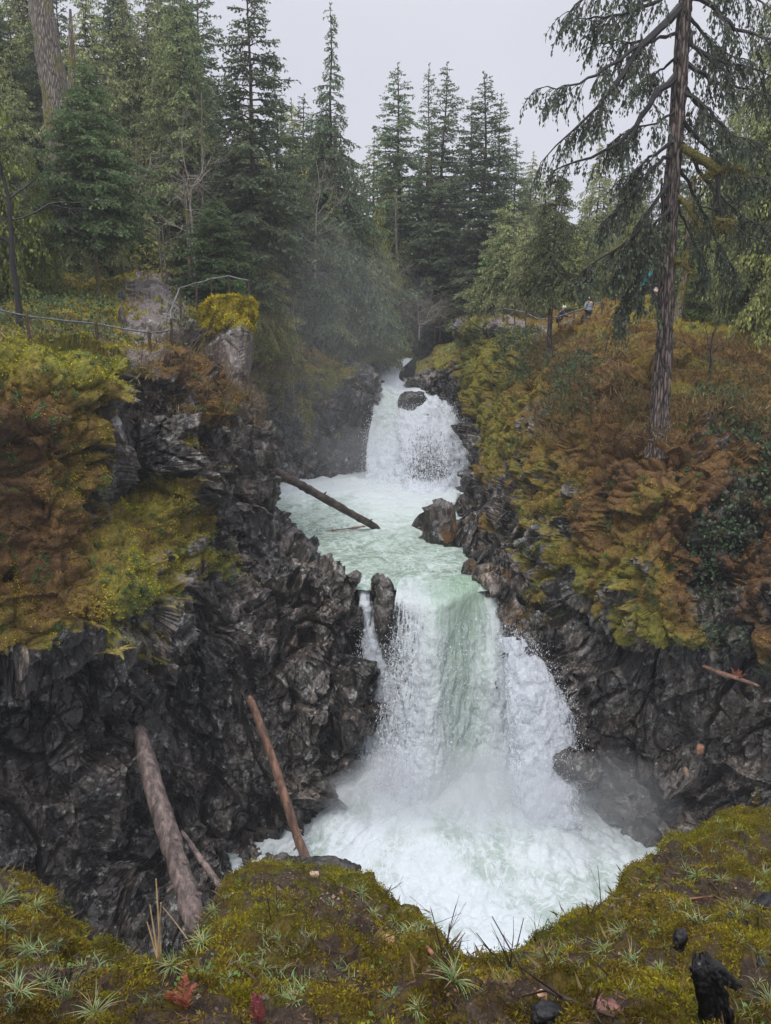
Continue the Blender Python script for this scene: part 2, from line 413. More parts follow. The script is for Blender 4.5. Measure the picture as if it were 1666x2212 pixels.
# -- left cliff: columns run from the near left round the corner of the gorge
LC = [
 [(-350,520,50),(-350,600,34),(-350,690,24),(-350,755,17),(-350,900,16.4),(-350,1050,16),(-350,1200,15.6),(-350,1390,15.2),(-350,1460,16),(-350,1650,16),(-350,1850,15.5),(-350,2050,15),(-350,2400,14)],
 [(0,560,50),(0,640,36),(0,705,27),(0,776,22),(0,900,21),(0,1050,20.3),(0,1200,20),(0,1400,19),(0,1450,20.3),(0,1650,20),(0,1850,19.5),(0,2050,18.5),(0,2400,17.5)],
 [(140,570,50),(140,650,36),(140,712,28),(140,780,23),(140,900,22),(140,1050,21.5),(140,1180,21),(140,1390,20),(150,1450,21.4),(150,1650,21),(150,1850,20.7),(150,2050,18.6),(150,2400,15)],
 [(225,570,50),(240,640,38),(230,722,30),(250,790,24.3),(262,900,23.9),(250,1050,23.6),(232,1120,23.2),(260,1300,21.4),(280,1440,22.5),(290,1650,22.6),(290,1850,22.3),(290,2050,19.2),(290,2400,15.5)],
 [(290,575,50),(285,618,41),(285,718,31),(290,792,25.6),(290,900,26.2),(285,1050,26.2),(285,1110,24.2),(330,1290,22.7),(350,1420,23.7),(350,1650,23.9),(360,1850,23.3),(360,2050,19.4),(360,2400,15.8)],
 [(360,585,50),(350,612,42),(365,705,33),(395,785,27.6),(405,900,26.6),(400,1030,26),(400,1130,25.4),(430,1290,25),(450,1420,25),(450,1650,25),(450,1850,24.0),(440,2050,19.6),(440,2400,16)],
 [(430,640,50),(432,700,40),(452,790,33.2),(500,830,30),(510,920,29),(500,1050,28.3),(500,1160,28),(560,1290,27.3),(590,1400,26.8),(590,1600,26.5),(560,1800,25.4),(545,1950,22.3),(545,2300,17.4)],
 [(500,800,46),(490,800,39),(505,858,34.4),(542,866,31.8),(572,950,31.5),(582,1050,31.3),(618,1150,31.6),(696,1222,29.9),(735,1330,28.3),(728,1560,27.7),(662,1720,27.1),(588,1845,25.4),(600,2130,19.2)],
 [(520,830,48),(520,830,41),(535,866,35),(552,872,33.2),(586,955,33.2),(590,1070,33.6),(640,1155,34),(770,1262,29.8),(774,1400,29.1),(758,1600,28.7),(697,1725,28.1),(608,1850,26.0),(622,2130,19.4)],
]
last = [(530,860,50),(525,870,45),(520,880,42),(500,900,40),(490,1000,40),(490,1080,40),(560,1190,40),(700,1275,34),(700,1400,33),(690,1600,32.5),(640,1725,32),(560,1848,30),(560,2200,28)]
LC.append(last)
G = np.array([col(c) for c in LC])
mo_rows = [.8,.75,.75,1.0,1.0,.85,.85,.75,.1,.05,.1,.05,0]
mcol = [1,1,1,.95,.5,.8,.75,.25,.15,.1]
attL = np.zeros(G.shape[:2] + (3,))
for i in range(G.shape[0]):
    for j in range(G.shape[1]):
        attL[i, j] = (mo_rows[j] * mcol[i], .4, 0.05)
# orange-brown moss high on the near left, yellow-green along ledges, bare trodden rock of the path
for (i, j), v in {(0,4):.85,(1,4):.9,(1,5):.85,(2,4):.7,(1,3):.35,(2,3):.3,(3,3):.3,(0,5):.9,(2,5):.6,(3,5):.45,(1,6):.75,(2,6):.8,(3,6):.5,(4,6):.4,(0,7):.5,(1,7):.38,(2,7):.34,(3,7):.36,(6,3):.7,(5,3):.7,(6,4):.75,(5,4):.55,(0,6):.8}.items(): attL[i, j, 1] = v
for (i, j) in [(4,2),(4,1),(5,1),(5,2),(4,3),(5,3),(6,1)]: attL[i, j, 0] = .12; attL[i, j, 2] = .8
attL[4:8, 4:8, 0] *= .72; attL[3, 7, 0] = 1.0; attL[4, 7, 0] = .85; attL[3, 8, 0] = .6; attL[4, 8, 0] = .5; attL[4, 6:9, 1] = .34; attL[6:8, 0:3, 0] = .5; attL[4, 3, 0] = .45; attL[5, 3, 0] = .7; attL[5, 3, 2] = .3; attL[6, 3, 0] = .95
attL[4, 4:6, 0] = .05; attL[4, 4:6, 2] = .25; attL[3, 4:6, 0] = .62; attL[3, 4:6, 2] = .5
attL[4, 6, 0] = .85; attL[5, 6, 0] = .8; attL[0:2, 7, 0] = 1.05
attL[0:4, 8:11, 2] = .28
GL = np.concatenate([G, attL], 2)
def attr_left(P, N, m, t, p):
    px = 833 + F0 * P[:, 0] / (P[:, 1] * CT - P[:, 2] * ST)
    n = fbm(P * .5, 4, 91)
    m = m + .6 * n + .75 * fbm(P * 1.1, 4, 92) + .45 * np.clip(N[:, 2], -.6, 1) - .2
    rim = sstep(-9, -5.5, P[:, 2])
    m = np.where(P[:, 2] < -6.5, m - .25 * (1 - rim), m)
    t = t + .35 * fbm(P * .45, 3, 93)
    return m, t, p + .25 * fbm(P * .8, 3, 95)
left_cliff, VL, NL, mL, tL = patch('left_cliff', GL, .052, attr_left, M_CLIFF, big=.45, blk=.5, small=.13, mossamp=.48, seed=3, maxn=120, fade=lambda P: 1 - .8 * np.exp(-((P - np.array(at(335, 1235, 22.8), np.float32)) ** 2).sum(1) / 3.0))

# -- right cliff: columns start at its left edge beside the falls and run to the near right
RB = [(985,735,68),(990,738,60),(1002,712,55),(988,790,54),(992,850,53),(1008,920,50),(1020,1000,47),(1010,1075,44.5),(958,1158,36.4),(1020,1222,32),(1062,1262,29.7),(1100,1380,28.4),(1190,1490,27.7),(1245,1580,27.3),(1290,1680,27),(1320,1800,26.2),(1400,1845,25.5),(1400,2050,25)]
RA = [(x + 90 + 20 * (k > 8), y, Y + 5) for k, (x, y, Y) in enumerate(RB)]
RC = [RA, RB,
 [(1060,692,68),(1060,698,58),(1062,692,50),(1045,760,49.5),(1045,830,48),(1052,900,46),(1058,980,43),(1052,1060,40),(1030,1145,36.2),(1072,1205,32.6),(1110,1270,29.7),(1160,1370,28.3),(1240,1470,27.4),(1290,1560,27),(1340,1660,26.6),(1370,1770,26),(1430,1850,25.2),(1430,2050,24.6)],
 [(1180,672,70),(1180,686,56),(1180,712,46),(1160,762,42),(1150,830,39.3),(1140,900,37),(1130,980,35),(1125,1060,33.2),(1125,1140,31.4),(1150,1220,30),(1190,1290,28.6),(1250,1370,27.6),(1320,1450,26.9),(1370,1540,26.5),(1410,1640,26),(1430,1750,25.4),(1480,1850,24.5),(1480,2050,24)],
 [(1300,650,70),(1300,660,54),(1300,680,45),(1280,738,36.5),(1270,815,32.6),(1265,900,30.3),(1260,980,29.0),(1260,1060,28.0),(1265,1140,27.3),(1275,1220,26.6),(1290,1300,26),(1340,1385,25.6),(1400,1440,26.5),(1440,1530,26),(1480,1640,25.3),(1500,1750,24.4),(1540,1850,23.5),(1540,2050,23)],
 [(1430,630,70),(1430,648,52),(1400,662,43),(1420,732,34.5),(1425,820,29.3),(1425,930,26.4),(1420,1000,25.5),(1415,1070,24.8),(1410,1140,24.3),(1410,1220,23.8),(1415,1310,23.4),(1450,1405,23.3),(1490,1450,24.9),(1520,1540,24.6),(1560,1640,23.9),(1590,1750,22.8),(1620,1850,22),(1620,2050,21.5)],
 [(1560,620,70),(1560,645,50),(1560,672,41),(1550,745,33),(1545,830,28.4),(1540,920,26.4),(1530,1000,25.4),(1530,1080,24.8),(1530,1160,24.5),(1535,1240,24.2),(1545,1320,24),(1570,1400,23.8),(1600,1460,24.1),(1630,1550,23.3),(1670,1650,22.4),(1700,1750,21.5),(1740,1850,20.6),(1740,2050,20)],
 [(1700,615,70),(1700,645,48),(1700,690,38),(1690,770,32),(1680,850,28),(1680,940,26),(1675,1020,25.2),(1675,1100,24.6),(1675,1180,24),(1680,1260,23.2),(1690,1340,22.5),(1700,1410,22.2),(1720,1480,22.2),(1740,1560,21.5),(1770,1660,20.5),(1800,1760,19.5),(1850,1860,18.5),(1850,2050,18)],
 [(2150,600,70),(2150,640,44),(2150,690,32),(2150,770,27),(2150,850,24),(2150,940,22),(2150,1020,21.2),(2150,1100,20.6),(2150,1180,20),(2150,1260,19.2),(2150,1340,18.5),(2150,1410,18),(2150,1480,18),(2150,1560,17.5),(2150,1660,17),(2150,1760,16),(2150,1860,15),(2150,2050,14.5)]]
G = np.array([col(c) for c in RC])
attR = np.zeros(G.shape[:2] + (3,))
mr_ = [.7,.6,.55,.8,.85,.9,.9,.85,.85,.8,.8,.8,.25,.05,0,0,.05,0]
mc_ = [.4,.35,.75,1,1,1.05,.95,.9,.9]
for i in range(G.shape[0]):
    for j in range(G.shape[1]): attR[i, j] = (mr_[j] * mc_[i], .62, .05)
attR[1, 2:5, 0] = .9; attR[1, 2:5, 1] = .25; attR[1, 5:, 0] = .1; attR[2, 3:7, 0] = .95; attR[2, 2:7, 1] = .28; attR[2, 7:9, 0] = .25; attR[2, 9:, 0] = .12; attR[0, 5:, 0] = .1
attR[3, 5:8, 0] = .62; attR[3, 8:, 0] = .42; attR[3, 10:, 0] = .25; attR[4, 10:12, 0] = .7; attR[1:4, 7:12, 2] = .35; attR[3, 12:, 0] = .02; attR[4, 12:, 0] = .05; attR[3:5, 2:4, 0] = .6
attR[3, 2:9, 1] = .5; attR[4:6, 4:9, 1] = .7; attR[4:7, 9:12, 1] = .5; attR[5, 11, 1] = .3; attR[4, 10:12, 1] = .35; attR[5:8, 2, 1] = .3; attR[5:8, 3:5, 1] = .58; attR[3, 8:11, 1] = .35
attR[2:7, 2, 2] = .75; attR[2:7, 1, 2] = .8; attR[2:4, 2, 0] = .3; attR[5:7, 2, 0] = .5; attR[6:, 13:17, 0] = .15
attR[6:8, 5:11, 0] *= .62; attR[6:8, 5:11, 1] = .8; attR[1:4, 9:17, 2] = .15; attR[1:, 13:, 2] = .42  # right-hand columns: shade of the bank painted in as thinner, dark-brown moss
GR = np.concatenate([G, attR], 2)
def attr_right(P, N, m, t, p):
    m = m + .6 * fbm(P * .5, 4, 191) + .75 * fbm(P * 1.1, 4, 192) + .4 * np.clip(N[:, 2], -.6, 1) - .16
    t = t + .35 * fbm(P * .45, 3, 193)
    return m, t, p + .25 * fbm(P * .8, 3, 195)
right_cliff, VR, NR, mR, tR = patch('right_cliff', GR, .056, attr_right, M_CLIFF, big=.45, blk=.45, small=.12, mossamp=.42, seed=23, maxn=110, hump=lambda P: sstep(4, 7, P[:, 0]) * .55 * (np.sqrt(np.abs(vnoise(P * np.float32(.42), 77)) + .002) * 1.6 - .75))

# -- rock wall that carries the lower falls, from the left cliff to the right one
BW = [[(690,1255,32),(690,1300,31.5),(690,1450,31),(690,1640,31),(690,1760,30.5),(690,1950,30)],
      [(775,1262,30.6),(775,1300,30.2),(775,1450,29.7),(770,1640,29.5),(770,1760,29.2),(770,1950,29)],
      [(860,1285,30.4),(850,1320,29.9),(840,1450,29.3),(830,1640,28.9),(830,1760,28.5),(830,1950,28)],
      [(930,1330,29.0),(920,1370,28.9),(900,1450,28.8),(900,1640,28.4),(900,1760,28),(900,1950,27)],
      [(1000,1300,29.3),(1000,1350,29.0),(1010,1450,28.6),(1010,1640,28.2),(1010,1760,27.5),(1010,1950,27)],
      [(1062,1262,30.0),(1090,1330,29.2),(1110,1440,28.3),(1120,1640,27.6),(1120,1760,27),(1120,1950,26.5)],
      [(1100,1290,30.5),(1150,1400,29.2),(1180,1500,28),(1215,1640,27.3),(1230,1760,27),(1230,1950,26.5)],
      [(1150,1300,30.5),(1250,1420,29),(1280,1540,27.6),(1310,1660,27),(1330,1780,26.4),(1330,1950,26)]]
BW = [[(x, y, Y + .7) for x, y, Y in c] for c in BW]
G = np.array([col(c) for c in BW]); att = np.zeros(G.shape[:2] + (3,)); att[..., 2] = .05
patch('falls_rock_wall', np.concatenate([G, att], 2), .08, None, M_CLIFF, big=.3, blk=.45, small=.12, seed=33)

# -- far cliff on the left of the upper falls
FC = [[(420,700,60),(420,735,50),(430,800,49),(440,900,48.5),(450,1000,48),(460,1060,47.5),(460,1200,47)],
      [(560,705,62),(560,738,52),(560,800,51.5),(565,900,51),(575,980,50.5),(590,1045,50),(590,1160,49)],
      [(650,705,64),(650,745,55),(655,800,53.5),(655,880,53),(655,960,52.5),(665,1030,52),(665,1160,51)],
      [(720,715,66),(718,758,58),(725,800,55.5),(725,880,55),(725,950,55),(740,1005,54),(740,1160,53)],
      [(770,740,70),(762,772,62),(790,810,57.5),(800,850,56.5),(785,920,56.5),(782,985,56),(790,1160,55)],
      [(800,748,74),(800,772,66),(818,812,60),(822,852,58.5),(806,920,58.5),(800,985,58),(806,1160,57)],
      [(780,748,78),(790,775,72),(800,812,66),(800,852,64),(790,920,64),(790,985,63),(790,1160,62)]]
FC[5] = [(x - (16 if y < 830 else 6), y + (6 if y < 800 else 0), Y) for x, y, Y in FC[5]]
G = np.array([col(c) for c in FC]); att = np.zeros(G.shape[:2] + (3,))
for i in range(7):
    for j in range(7): att[i, j] = ([.85,.8,.65,.5,.3,.1,0][j] * [1,1,.9,.7,.15,.1,.1][i], .35, [.1,.1,.2,.2,.35,.3,.3][i])
att[1:4, 0:2, 1] = .7
def attr_far(P, N, m, t, p): return m + .5 * fbm(P * .45, 4, 291) + .2 * N[:, 2], t + .3 * fbm(P * .4, 3, 293), p + .3 * fbm(P * .7, 3, 5)
far_cliff, VF, NF, mF, tF = patch('far_cliff', np.concatenate([G, att], 2), .1, attr_far, M_CLIFF, big=.2, blk=.3, small=.14, mossamp=.3, seed=43)

# -- ledges on the right of the rapids, and the wall behind the upper falls
FR = [[(858,768,72),(862,790,64),(856,800,60),(852,812,59),(870,826,58.6),(900,850,58.6),(930,900,58)],
      [(900,760,72),(900,775,63),(900,788,60),(905,806,58.6),(915,828,58),(945,856,57.6),(960,910,57)],
      [(945,745,72),(945,765,62),(945,785,59.5),(950,808,58.2),(960,832,57.3),(985,866,56.6),(1000,930,56)],
      [(1000,735,72),(1000,740,61),(1000,765,58.5),(1003,800,57.5),(1005,850,56),(1012,910,54),(1030,1000,52)],
      [(1060,720,72),(1060,730,61),(1060,765,58),(1060,800,57),(1060,850,55.5),(1060,910,53.5),(1060,1000,52)]]
FR[0] = [(x + (40, 36, 28, 20, 18, 10, 10)[i], y + 11, Y) for i, (x, y, Y) in enumerate(FR[0])]; FR[1] = [(x + (26, 24, 18, 12, 8, 6, 6)[i], y + 9, Y) for i, (x, y, Y) in enumerate(FR[1])]
G = np.array([col(c) for c in FR]); att = np.zeros(G.shape[:2] + (3,)); att[..., 2] = .3; att[:, :2, 0] = .75; att[2:, 2, 0] = .6; att[..., 1] = .35
patch('rapids_ledge', np.concatenate([G, att], 2), .1, attr_far, M_CLIFF, big=.1, blk=.25, small=.12, seed=53)
UW = [[(780,800,62),(780,850,60),(780,940,58.5),(780,1040,57.5),(780,1150,57)],
      [(815,830,61),(812,862,59),(806,940,57.5),(800,1040,56),(800,1150,55)],
      [(870,842,60),(862,872,58.2),(850,940,56.5),(845,1040,53.8),(845,1150,53)],
      [(920,856,59.5),(925,885,57.2),(925,950,54.2),(925,1040,51.4),(925,1150,51)],
      [(975,870,58.5),(985,900,56.6),(990,960,54.2),(995,1040,51.6),(995,1150,51)],
      [(1010,880,58),(1025,920,55.5),(1035,980,53),(1040,1040,51),(1040,1150,50)]]
UW = [[(x, y + (16, 8, 0, 0, 0)[i], Y + .3) for i, (x, y, Y) in enumerate(c)] for c in UW]
G = np.array([col(c) for c in UW]); att = np.zeros(G.shape[:2] + (3,)); att[..., 2] = .1
patch('upper_falls_rock', np.concatenate([G, att], 2), .1, None, M_CLIFF, big=.3, blk=.5, small=.12, seed=63)

# -- foreground bank the camera stands on
ED = [(-420,1800,5.8),(-160,1830,5.4),(0,1868,5.1),(70,1905,4.8),(140,1965,4.5),(205,2015,4.2),(285,2068,3.95),(345,2066,4.0),(412,2016,4.35),(470,1955,4.7),(530,1893,5.05),(590,1866,5.25),(650,1876,5.2),(705,1872,5.2),(758,1898,5.0),(800,1928,4.8),(850,1968,4.6),(900,1984,4.5),(945,2034,4.2),(966,2092,3.9),(1060,2112,3.8),(1115,2092,3.95),(1160,2044,4.25),(1240,1990,4.6),(1300,1955,4.9),(1366,1912,5.2),(1378,1872,5.5),(1420,1845,5.75),(1480,1803,6.05),(1560,1762,6.5),(1666,1733,7.0),(1850,1690,7.6),(2150,1640,8.4)]
Gc = []
for k, (px, py, Y) in enumerate(ED):
    py += (58 if 100 < px < 430 else 34) + (26 if 380 < px < 440 else 0) if px < 440 else (26 if px < 880 else (8 if px < 1180 else 16))
    e = at(px, py, Y); b = at(833 + (px - 833) * .97, 2212, 2.35 + max(0, (abs(px - 833) - 500)) * .0002)
    r = [Vector((b.x * .8, -3, -1.75)), Vector((b.x * .9, .9, -1.88)), b, b.lerp(e, .33) + Vector((0, 0, .02)), b.lerp(e, .68) + Vector((0, 0, .03)), e,
         e + Vector((e.x * .004, .14, -.35)), e + Vector((0, .05, -1.2)), e + Vector((0, .6, -4)), e + Vector((0, 3.0, -9)), e + Vector((0, 6, -17))]
    Gc.append([tuple(q) + (m_, t_, 0) for q, m_, t_ in zip(r, [.6,.6,.6,.62,.66,.62,.35,.2,.1,.1,0], [.5,.5,.5,.45,.42,.4,.8,.9,.6,.5,.5])])
G = np.array(Gc)
def attr_fg(P, N, m, t, p):
    m = m + .5 * fbm(P * 1.6, 4, 391) + .35 * fbm(P * 5, 3, 392) - .1; return m, t + .28 * fbm(P * 1.2, 4, 393), p
A = loft(G, .02, 34)
# dirt material for the bare ground between the moss
def mat_fg():
    t = NT('bank_moss_and_gravel')
    n1 = t.noise(14, 8, .7); n2 = t.noise(55, 5, .7)
    soil = t.ramp(t.math('ADD', t.math('MULTIPLY', n1, .6), t.math('MULTIPLY', n2, .4)), [(.32, (.012, .009, .007)), (.5, (.05, .035, .024)), (.66, (.13, .095, .065))])
    vc = t.vor(38, 'F1', out='Color'); sp = t.n('SeparateColor'); t.l(vc, sp.inputs[0])
    grav = t.math('MULTIPLY', t.mr(sp.outputs[0], .8, .82), t.mr(t.vor(38), .34, .22))
    gcol = t.ramp(sp.outputs[1], [(0, (.1, .075, .06)), (.5, (.25, .15, .09)), (.9, (.38, .26, .18))])
    soil = t.mix(t.math('MULTIPLY', grav, t.mr(t.noise(2.2, 3), .45, .55)), soil, gcol)
    tint = t.math('ADD', t.attr('tint'), t.math('MULTIPLY', t.math('SUBTRACT', t.noise(6, 6, .7), .5), 1.0))
    mc = t.ramp(tint, [(.1, (.05, .06, .014)), (.3, (.12, .11, .014)), (.5, (.115, .08, .014)), (.72, (.07, .042, .015)), (.95, (.045, .025, .012))])
    mc = t.mix(t.mr(n2, .35, .62), t.mix(.8, mc, (.3, .3, .3), 'MULTIPLY'), mc)
    mm = t.mr(t.math('ADD', t.attr('moss'), t.math('MULTIPLY', t.math('SUBTRACT', t.noise(9, 8, .75), .5), 1.1)), .46, .56)
    nb = t.bump(n1, .8, .06); nb = t.bump(t.noise(110, 4, .75), .8, .012, nb); 
    return t.done(t.principled(t.mix(mm, soil, mc), .95, nb, .2))
M_FG = mat_fg()
P = A[:, :, :3]; N = gridnormals(P); nu, nv = P.shape[:2]; Pf = P.reshape(-1, 3).astype(np.float32); Nf = N.reshape(-1, 3)
moss, tint, pale = attr_fg(Pf, Nf, A[:, :, 3].ravel(), A[:, :, 4].ravel(), A[:, :, 5].ravel())
d = .16 * fbm(Pf * .9, 3, 401) + .11 * billow(Pf * 2.2, 3, 402) + .05 * facet(Pf * 4.5, 405, .8) + .045 * fbm(Pf * 9, 4, 403) + .012 * fbm(Pf * 35, 3, 404) + sstep(.35, .6, moss) * .03
V = Pf + Nf * d[:, None]
mb = MB(); mb.add(V, gridfaces(nu, nv)); fgo = mb.build('ground', M_FG, attrs={'moss': moss, 'tint': tint, 'pale': pale}); tag(fgo, kind='structure')
VG, NG, mG, tG = V, gridnormals(V.reshape(nu, nv, 3)).reshape(-1, 3), moss, tint
print('fg', nu, nv, 'left', len(VL), 'right', len(VR))

# -- forest ground behind, with the valley cut into it
CL = np.array([(1, -30), (1.5, 10), (1.5, 30), (0, 45), (2.5, 57), (1.2, 64), (1, 85), (4, 110), (20, 130), (60, 150)], float)
def ground_z(x, y):
    x = np.asarray(x, float); y = np.asarray(y, float)
    cx = np.interp(y, CL[:, 1], CL[:, 0])
    dl = cx - x; dr = x - cx
    z = -1.2 + np.clip(dl - 7, 0, 60) * .16 + np.clip(y - 34, 0, 30) * np.clip(dl - 4, 0, 8) / 8 * .07 + np.clip(dr - 9, 0, 60) * .07
    z = z + np.clip(y - 100, 0, 200) * .16 + .12 * np.clip(y - 40, 0, 60) * np.clip(dr - 6, 0, 8) / 8 * .3
    return z
xs = np.linspace(-130, 130, 330); ys = np.linspace(26, 260, 290)
X, Yg = np.meshgrid(xs, ys, indexing='ij')
Z = ground_z(X, Yg)
cx = np.interp(Yg, CL[:, 1], CL[:, 0]); dist = np.abs(X - cx)
hw = np.interp(Yg, [0, 50, 57, 60, 70, 120], [13, 11, 9, 4.2, 3.6, 3.5]); dep = np.interp(Yg, [0, 56, 60, 75, 90, 300], [-26, -24, -9, -3.6, -2.6, -2.4])
inside = 1 - sstep(0, 1, (dist - hw) / np.interp(Yg, [0, 56, 64], [4, 4, 1.5]))
Z = Z * (1 - inside) + dep * inside
pts = np.stack([X, Yg, Z], -1).reshape(-1, 3).astype(np.float32)
pts[:, 2] += (.35 * fbm(pts * .2, 4, 501) + .1 * fbm(pts * 1.3, 3, 502)) * (1 - .8 * inside.ravel())
mb = MB(); mb.add(pts, gridfaces(330, 290)); fo = mb.build('forest_floor', mat_cliff('forest_floor_moss'), attrs={'moss': np.full(len(pts), .45), 'tint': .5 + .4 * fbm(pts * .2, 3, 77), 'pale': np.zeros(len(pts))})
tag(fo, kind='structure')
# ---------------------------------------------------------------- water
def mat_water(name, fall):
    t = NT(name)
    u, v = t.attr('fu'), t.attr('fv'); foam = t.attr('foam'); green = t.attr('green'); alpha = t.attr('alpha')
    cmb = t.n('CombineXYZ'); t.l(u, cmb.inputs[0]); t.l(v, cmb.inputs[1]); vec = cmb.outputs[0]
    if fall:
        st = t.noise(1.0, 5, .6, vec=t.mapv((2.6, .42, 1), vec=vec), dist=.4)
        st2 = t.noise(1.0, 7, .7, vec=t.mapv((9, 1.8, 1), vec=vec), dist=.5)
        cl = t.noise(4.5, 7, .72)
        g = t.math('ADD', t.math('ADD', t.math('MULTIPLY', st, .35), t.math('MULTIPLY', st2, .35)), t.math('MULTIPLY', cl, .35))
        h = t.math('ADD', t.math('MULTIPLY', st2, .6), cl)
    else:
        cl = t.noise(1.0, 8, .64, dist=1.6, vec=t.mapv((.55, .42, 1))); c2 = t.noise(3.4, 7, .7, dist=1.2)
        veins = t.math('ABSOLUTE', t.math('SUBTRACT', t.noise(.55, 6, .6, dist=2.2), .5))
        g = t.math('ADD', t.math('ADD', t.math('MULTIPLY', cl, .6), t.math('MULTIPLY', c2, .38)), t.mr(veins, .045, 0, 0, .16))
        h = t.math('ADD', c2, cl)
    w = t.math('ADD', g, t.math('SUBTRACT', t.math('MULTIPLY', foam, .62), .12))
    deep = t.mix(green, (.17, .215, .205), (.165, .25, .18))
    mid = t.mix(green, (.38, .44, .44), (.355, .44, .37))
    wh = t.mix(green, (.6, .64, .69), (.54, .61, .585))
    if fall: deep, mid, wh = t.mix(green, (.26, .32, .32), (.22, .38, .24)), t.mix(green, (.5, .56, .58), (.43, .58, .45)), t.mix(green, (.72, .76, .82), (.66, .73, .7))
    c = t.mix(t.mr(w, .38, .62), deep, mid); c = t.mix(t.mr(w, .58, .84), c, wh)
    nb = t.bump(h, .75 if fall else .6, .16 if fall else .14)
    rough = t.mr(w, .5, .8, .16, .75)
    sh = t.principled(c, rough, nb, .4)
    tr = t.n('BsdfTranslucent'); t.l(c, tr.inputs[0]); mx = t.n('MixShader'); mx.inputs[0].default_value = .25 if fall else .12
    t.l(sh, mx.inputs[1]); t.l(tr.outputs[0], mx.inputs[2]); sh = mx.outputs[0]
    if fall:
        a = t.math('ADD', alpha, t.math('MULTIPLY', t.math('SUBTRACT', t.math('ADD', t.math('MULTIPLY', st2, .5), t.math('MULTIPLY', t.noise(8, 9, .85), .5)), .5), 3.6))
        tp = t.n('BsdfTransparent'); m2 = t.n('MixShader'); t.l(t.mr(a, .25, .75), m2.inputs[0]); t.l(tp.outputs[0], m2.inputs[1]); t.l(sh, m2.inputs[2]); sh = m2.outputs[0]
    return t.done(sh)
M_FALL = mat_water('falling_water', True); M_POOL = mat_water('river_water', False)
def mat_spray():
    t = NT('spray'); p = t.principled((.9, .92, .96), .5, None, .3)
    tr = t.n('BsdfTranslucent'); tr.inputs[0].default_value = (.9, .92, .96, 1)
    m = t.n('MixShader'); m.inputs[0].default_value = .5; t.l(p, m.inputs[1]); t.l(tr.outputs[0], m.inputs[2]); return t.done(m.outputs[0])
M_SPRAY = mat_spray()

def pool_h(P, amp=1.0):
    return amp * (.13 * fbm(P * np.array([.5, .45, 1], np.float32), 4, 601) + .09 * billow(P * .9, 3, 602) + .04 * fbm(P * 3.2, 3, 603))
# upper pool: world grid, so that it also holds from the side
def sheet(name, G, cell, mat, disp, maxn=90, attrs=('foam', 'green', 'alpha')):
    A = loft(G, cell, maxn); P = A[:, :, :3]; nu, nv = P.shape[:2]
    N = -gridnormals(P)
    fu = np.concatenate([np.zeros((1, nv)), np.cumsum(np.linalg.norm(np.diff(P, axis=0), axis=2), 0)]); fv = np.concatenate([np.zeros((nu, 1)), np.cumsum(np.linalg.norm(np.diff(P, axis=1), axis=2), 1)], 1)
    fu = fu - fu[nu // 2][None]
    Pf = P.reshape(-1, 3).astype(np.float32); Nf = N.reshape(-1, 3)
    at_ = {'foam': A[:, :, 3].ravel(), 'green': A[:, :, 4].ravel(), 'alpha': A[:, :, 5].ravel(), 'fu': fu.ravel(), 'fv': fv.ravel()}
    d = disp(Pf, fu.ravel().astype(np.float32), fv.ravel().astype(np.float32), at_)
    V = Pf + Nf * d[:, None]
    mb = MB(); mb.add(V, gridfaces(nu, nv)[:, ::-1]); o = mb.build(name, mat, attrs=at_)
    return o, V, Nf, at_

Z1 = -9.35
rows = [(60, 520, 1090, .8), (54, 560, 1060, .95), (50, 560, 1050, .9), (46, 570, 1045, .62), (42, 580, 1030, .5), (38, 600, 1010, .42), (35, 620, 1010, .3), (32, 690, 1050, .28), (30.4, 740, 1075, .25), (29.3, 760, 1080, .3)]
Gp = []
for s in np.linspace(0, 1, 7):
    c = []
    for (Y, a, b, f) in rows:
        px = a + (b - a) * s; z = Z1
        if Y < 30: z -= .25
        fm = f + (.14 if (Y > 40 and Y < 50 and .4 < s < .9) else 0) - (.12 if (Y < 47 and Y > 37 and s < .35) else 0)
        c.append(tuple(pz(px, z, Y)) + (fm, .55 if Y > 45 else .85, 1))
    Gp.append(c)
def disp_pool(P, u, v, a):
    d = pool_h(P, 1 + .9 * (P[:, 1] > 0) * sstep(40, 50, P[:, 1])); return d * -1 if False else d
po, VP, NP_, aP = sheet('upper_river_pool', np.array(Gp), .09, M_POOL, disp_pool, 90)
tag(po, kind='structure')
if NP_[:, 2].mean() < 0: print('pool normal down')

